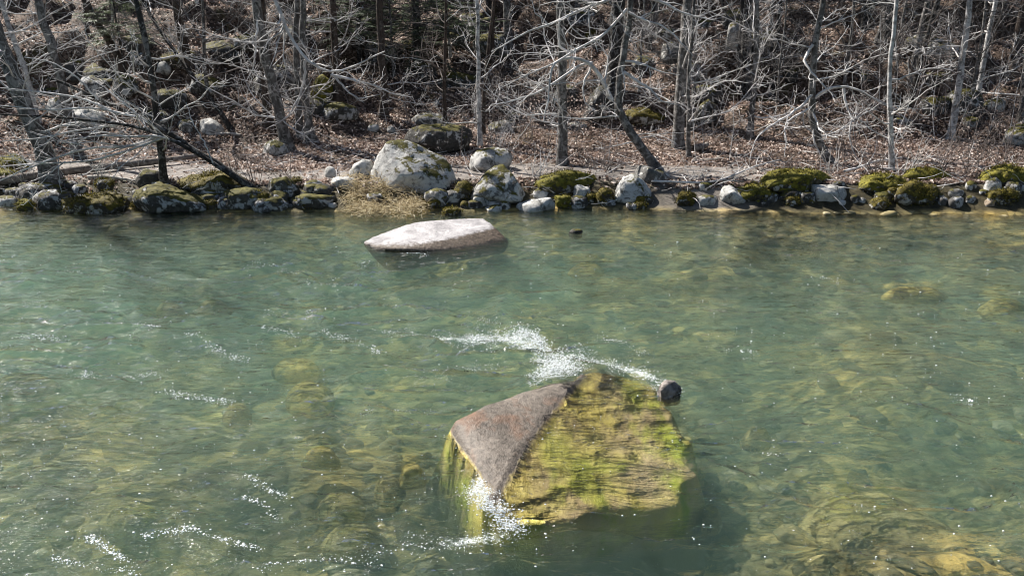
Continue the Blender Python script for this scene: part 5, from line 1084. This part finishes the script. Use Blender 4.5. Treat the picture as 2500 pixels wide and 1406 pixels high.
# leaf litter
def litter(n):
    y = 17.8+rng.random(n*2)**1.9*40; x = rng.uniform(-1, 1, n*2)*(y*.72+2); d = y-shore(x)
    pth = sstep(.9, 1.5, d)*(1-sstep(3.0, 4.8, d+.8*vnoise(x*.5, y*.5))); prob = sstep(.6, 1.6, d)*(1-.975*pth*(1-.25*sstep(5, 9, x)))*(.25+.75*sstep(-.35, .25, fbm(x*.6, y*.6, 4., 4)))
    kp = rng.random(len(x)) < prob; x, y = x[kp][:n], y[kp][:n]; n = len(x); z = H(x, y)+rng.uniform(.005, .045, n)
    a = rng.normal(size=(n, 3)); a[:, 2] *= .8; a /= np.linalg.norm(a, axis=1, keepdims=True); b = np.cross(a, rng.normal(size=(n, 3))); b[:, 2] *= .6; b /= np.linalg.norm(b, axis=1, keepdims=True)
    s = rng.uniform(.028, .055, n)[:, None]*(1+y[:, None]/110); c = np.stack([x, y, z], 1)
    V = np.stack([c-a*s, c-b*s*.55+.1*s, c+a*s, c+b*s*.55+.1*s], 1).reshape(-1, 3)
    o = mesh_np('leaf_litter', V, np.arange(len(V)).reshape(-1, 4), M['leaf'], None, False, None, {'tone': ('FACE', np.clip(rng.normal(.52, .27, n)+.06*(x < 0), 0, 1))})  # leaves on the left toned paler, sunlight put into their colour
    tag(o, 'fallen brown and pinkish leaves carpeting the slope', 'leaves', kind='stuff')
litter(230000)

def twig_litter(n):
    t = Tubes(); r = np.random.default_rng(91)
    for _ in range(n):
        y = 17.5+r.random()**1.5*16; x = r.uniform(-1, 1)*(y*.7); z = float(H(x, y))+r.uniform(.01, .10); az = r.uniform(0, 6.28); L = r.uniform(.25, 1.3)
        if y-float(shore(x)) < .2: continue
        p = walk(r, np.array([x, y, z]), (math.cos(az), math.sin(az), r.uniform(-.05, .35)), L, 6, .16, -.01); t.add(p, np.linspace(r.uniform(.005, .013), .004, 6), 4)
    tag(t.build('twig_litter', M['twig_pale']), 'dead twigs scattered over the bank and leaf flat', 'twigs', kind='stuff')
twig_litter(900)
# ------------------------------------------------------------------ sky, sun, camera
EL = math.radians(45); AZ = math.radians(-50)      # sun stands behind the hill, to the left
w = bpy.data.worlds.new('World'); SC.world = w; w.use_nodes = True; nt = w.node_tree
for n_ in list(nt.nodes): nt.nodes.remove(n_)
sky = nt.nodes.new('ShaderNodeTexSky'); sky.sky_type = 'NISHITA'; sky.sun_disc = False; sky.sun_elevation = EL; sky.sun_rotation = AZ
bg = nt.nodes.new('ShaderNodeBackground'); bg.inputs[1].default_value = .043; wo = nt.nodes.new('ShaderNodeOutputWorld')
nt.links.new(sky.outputs[0], bg.inputs[0]); nt.links.new(bg.outputs[0], wo.inputs[0])
sl_ = bpy.data.lights.new('sun', 'SUN'); sl_.energy = 5.0; sl_.angle = math.radians(.5); sl_.color = (1, .95, .88)
so = bpy.data.objects.new('sun', sl_); COL.objects.link(so)
sd = Vector((math.sin(AZ)*math.cos(EL), math.cos(AZ)*math.cos(EL), math.sin(EL)))
so.rotation_euler = sd.to_track_quat('Z', 'Y').to_euler(); so.location = sd*60
cd = bpy.data.cameras.new('camera'); cd.sensor_width = 36; cd.lens = 36*F/2500; cd.clip_end = 1000; cd.clip_start = .05
co = bpy.data.objects.new('camera', cd); COL.objects.link(co); co.location = tuple(CAM); co.rotation_euler = (math.pi/2-PITCH, 0, 0); SC.camera = co
SC.view_settings.view_transform = 'Standard'; SC.view_settings.look = 'None'; SC.view_settings.exposure = 1.15; SC.view_settings.gamma = 1; SC.view_settings.use_curve_mapping = False
SC.render.engine = 'CYCLES'; cy = SC.cycles; cy.filter_width = 1.1
cy.max_bounces = 6; cy.diffuse_bounces = 2; cy.glossy_bounces = 2; cy.transparent_max_bounces = 12; cy.transmission_bounces = 2; cy.volume_bounces = 1
cy.caustics_refractive = False; cy.caustics_reflective = False
cy.use_denoising = True; cy.denoiser = 'OPENIMAGEDENOISE'; cy.sample_clamp_indirect = 3; cy.sample_clamp_direct = 5
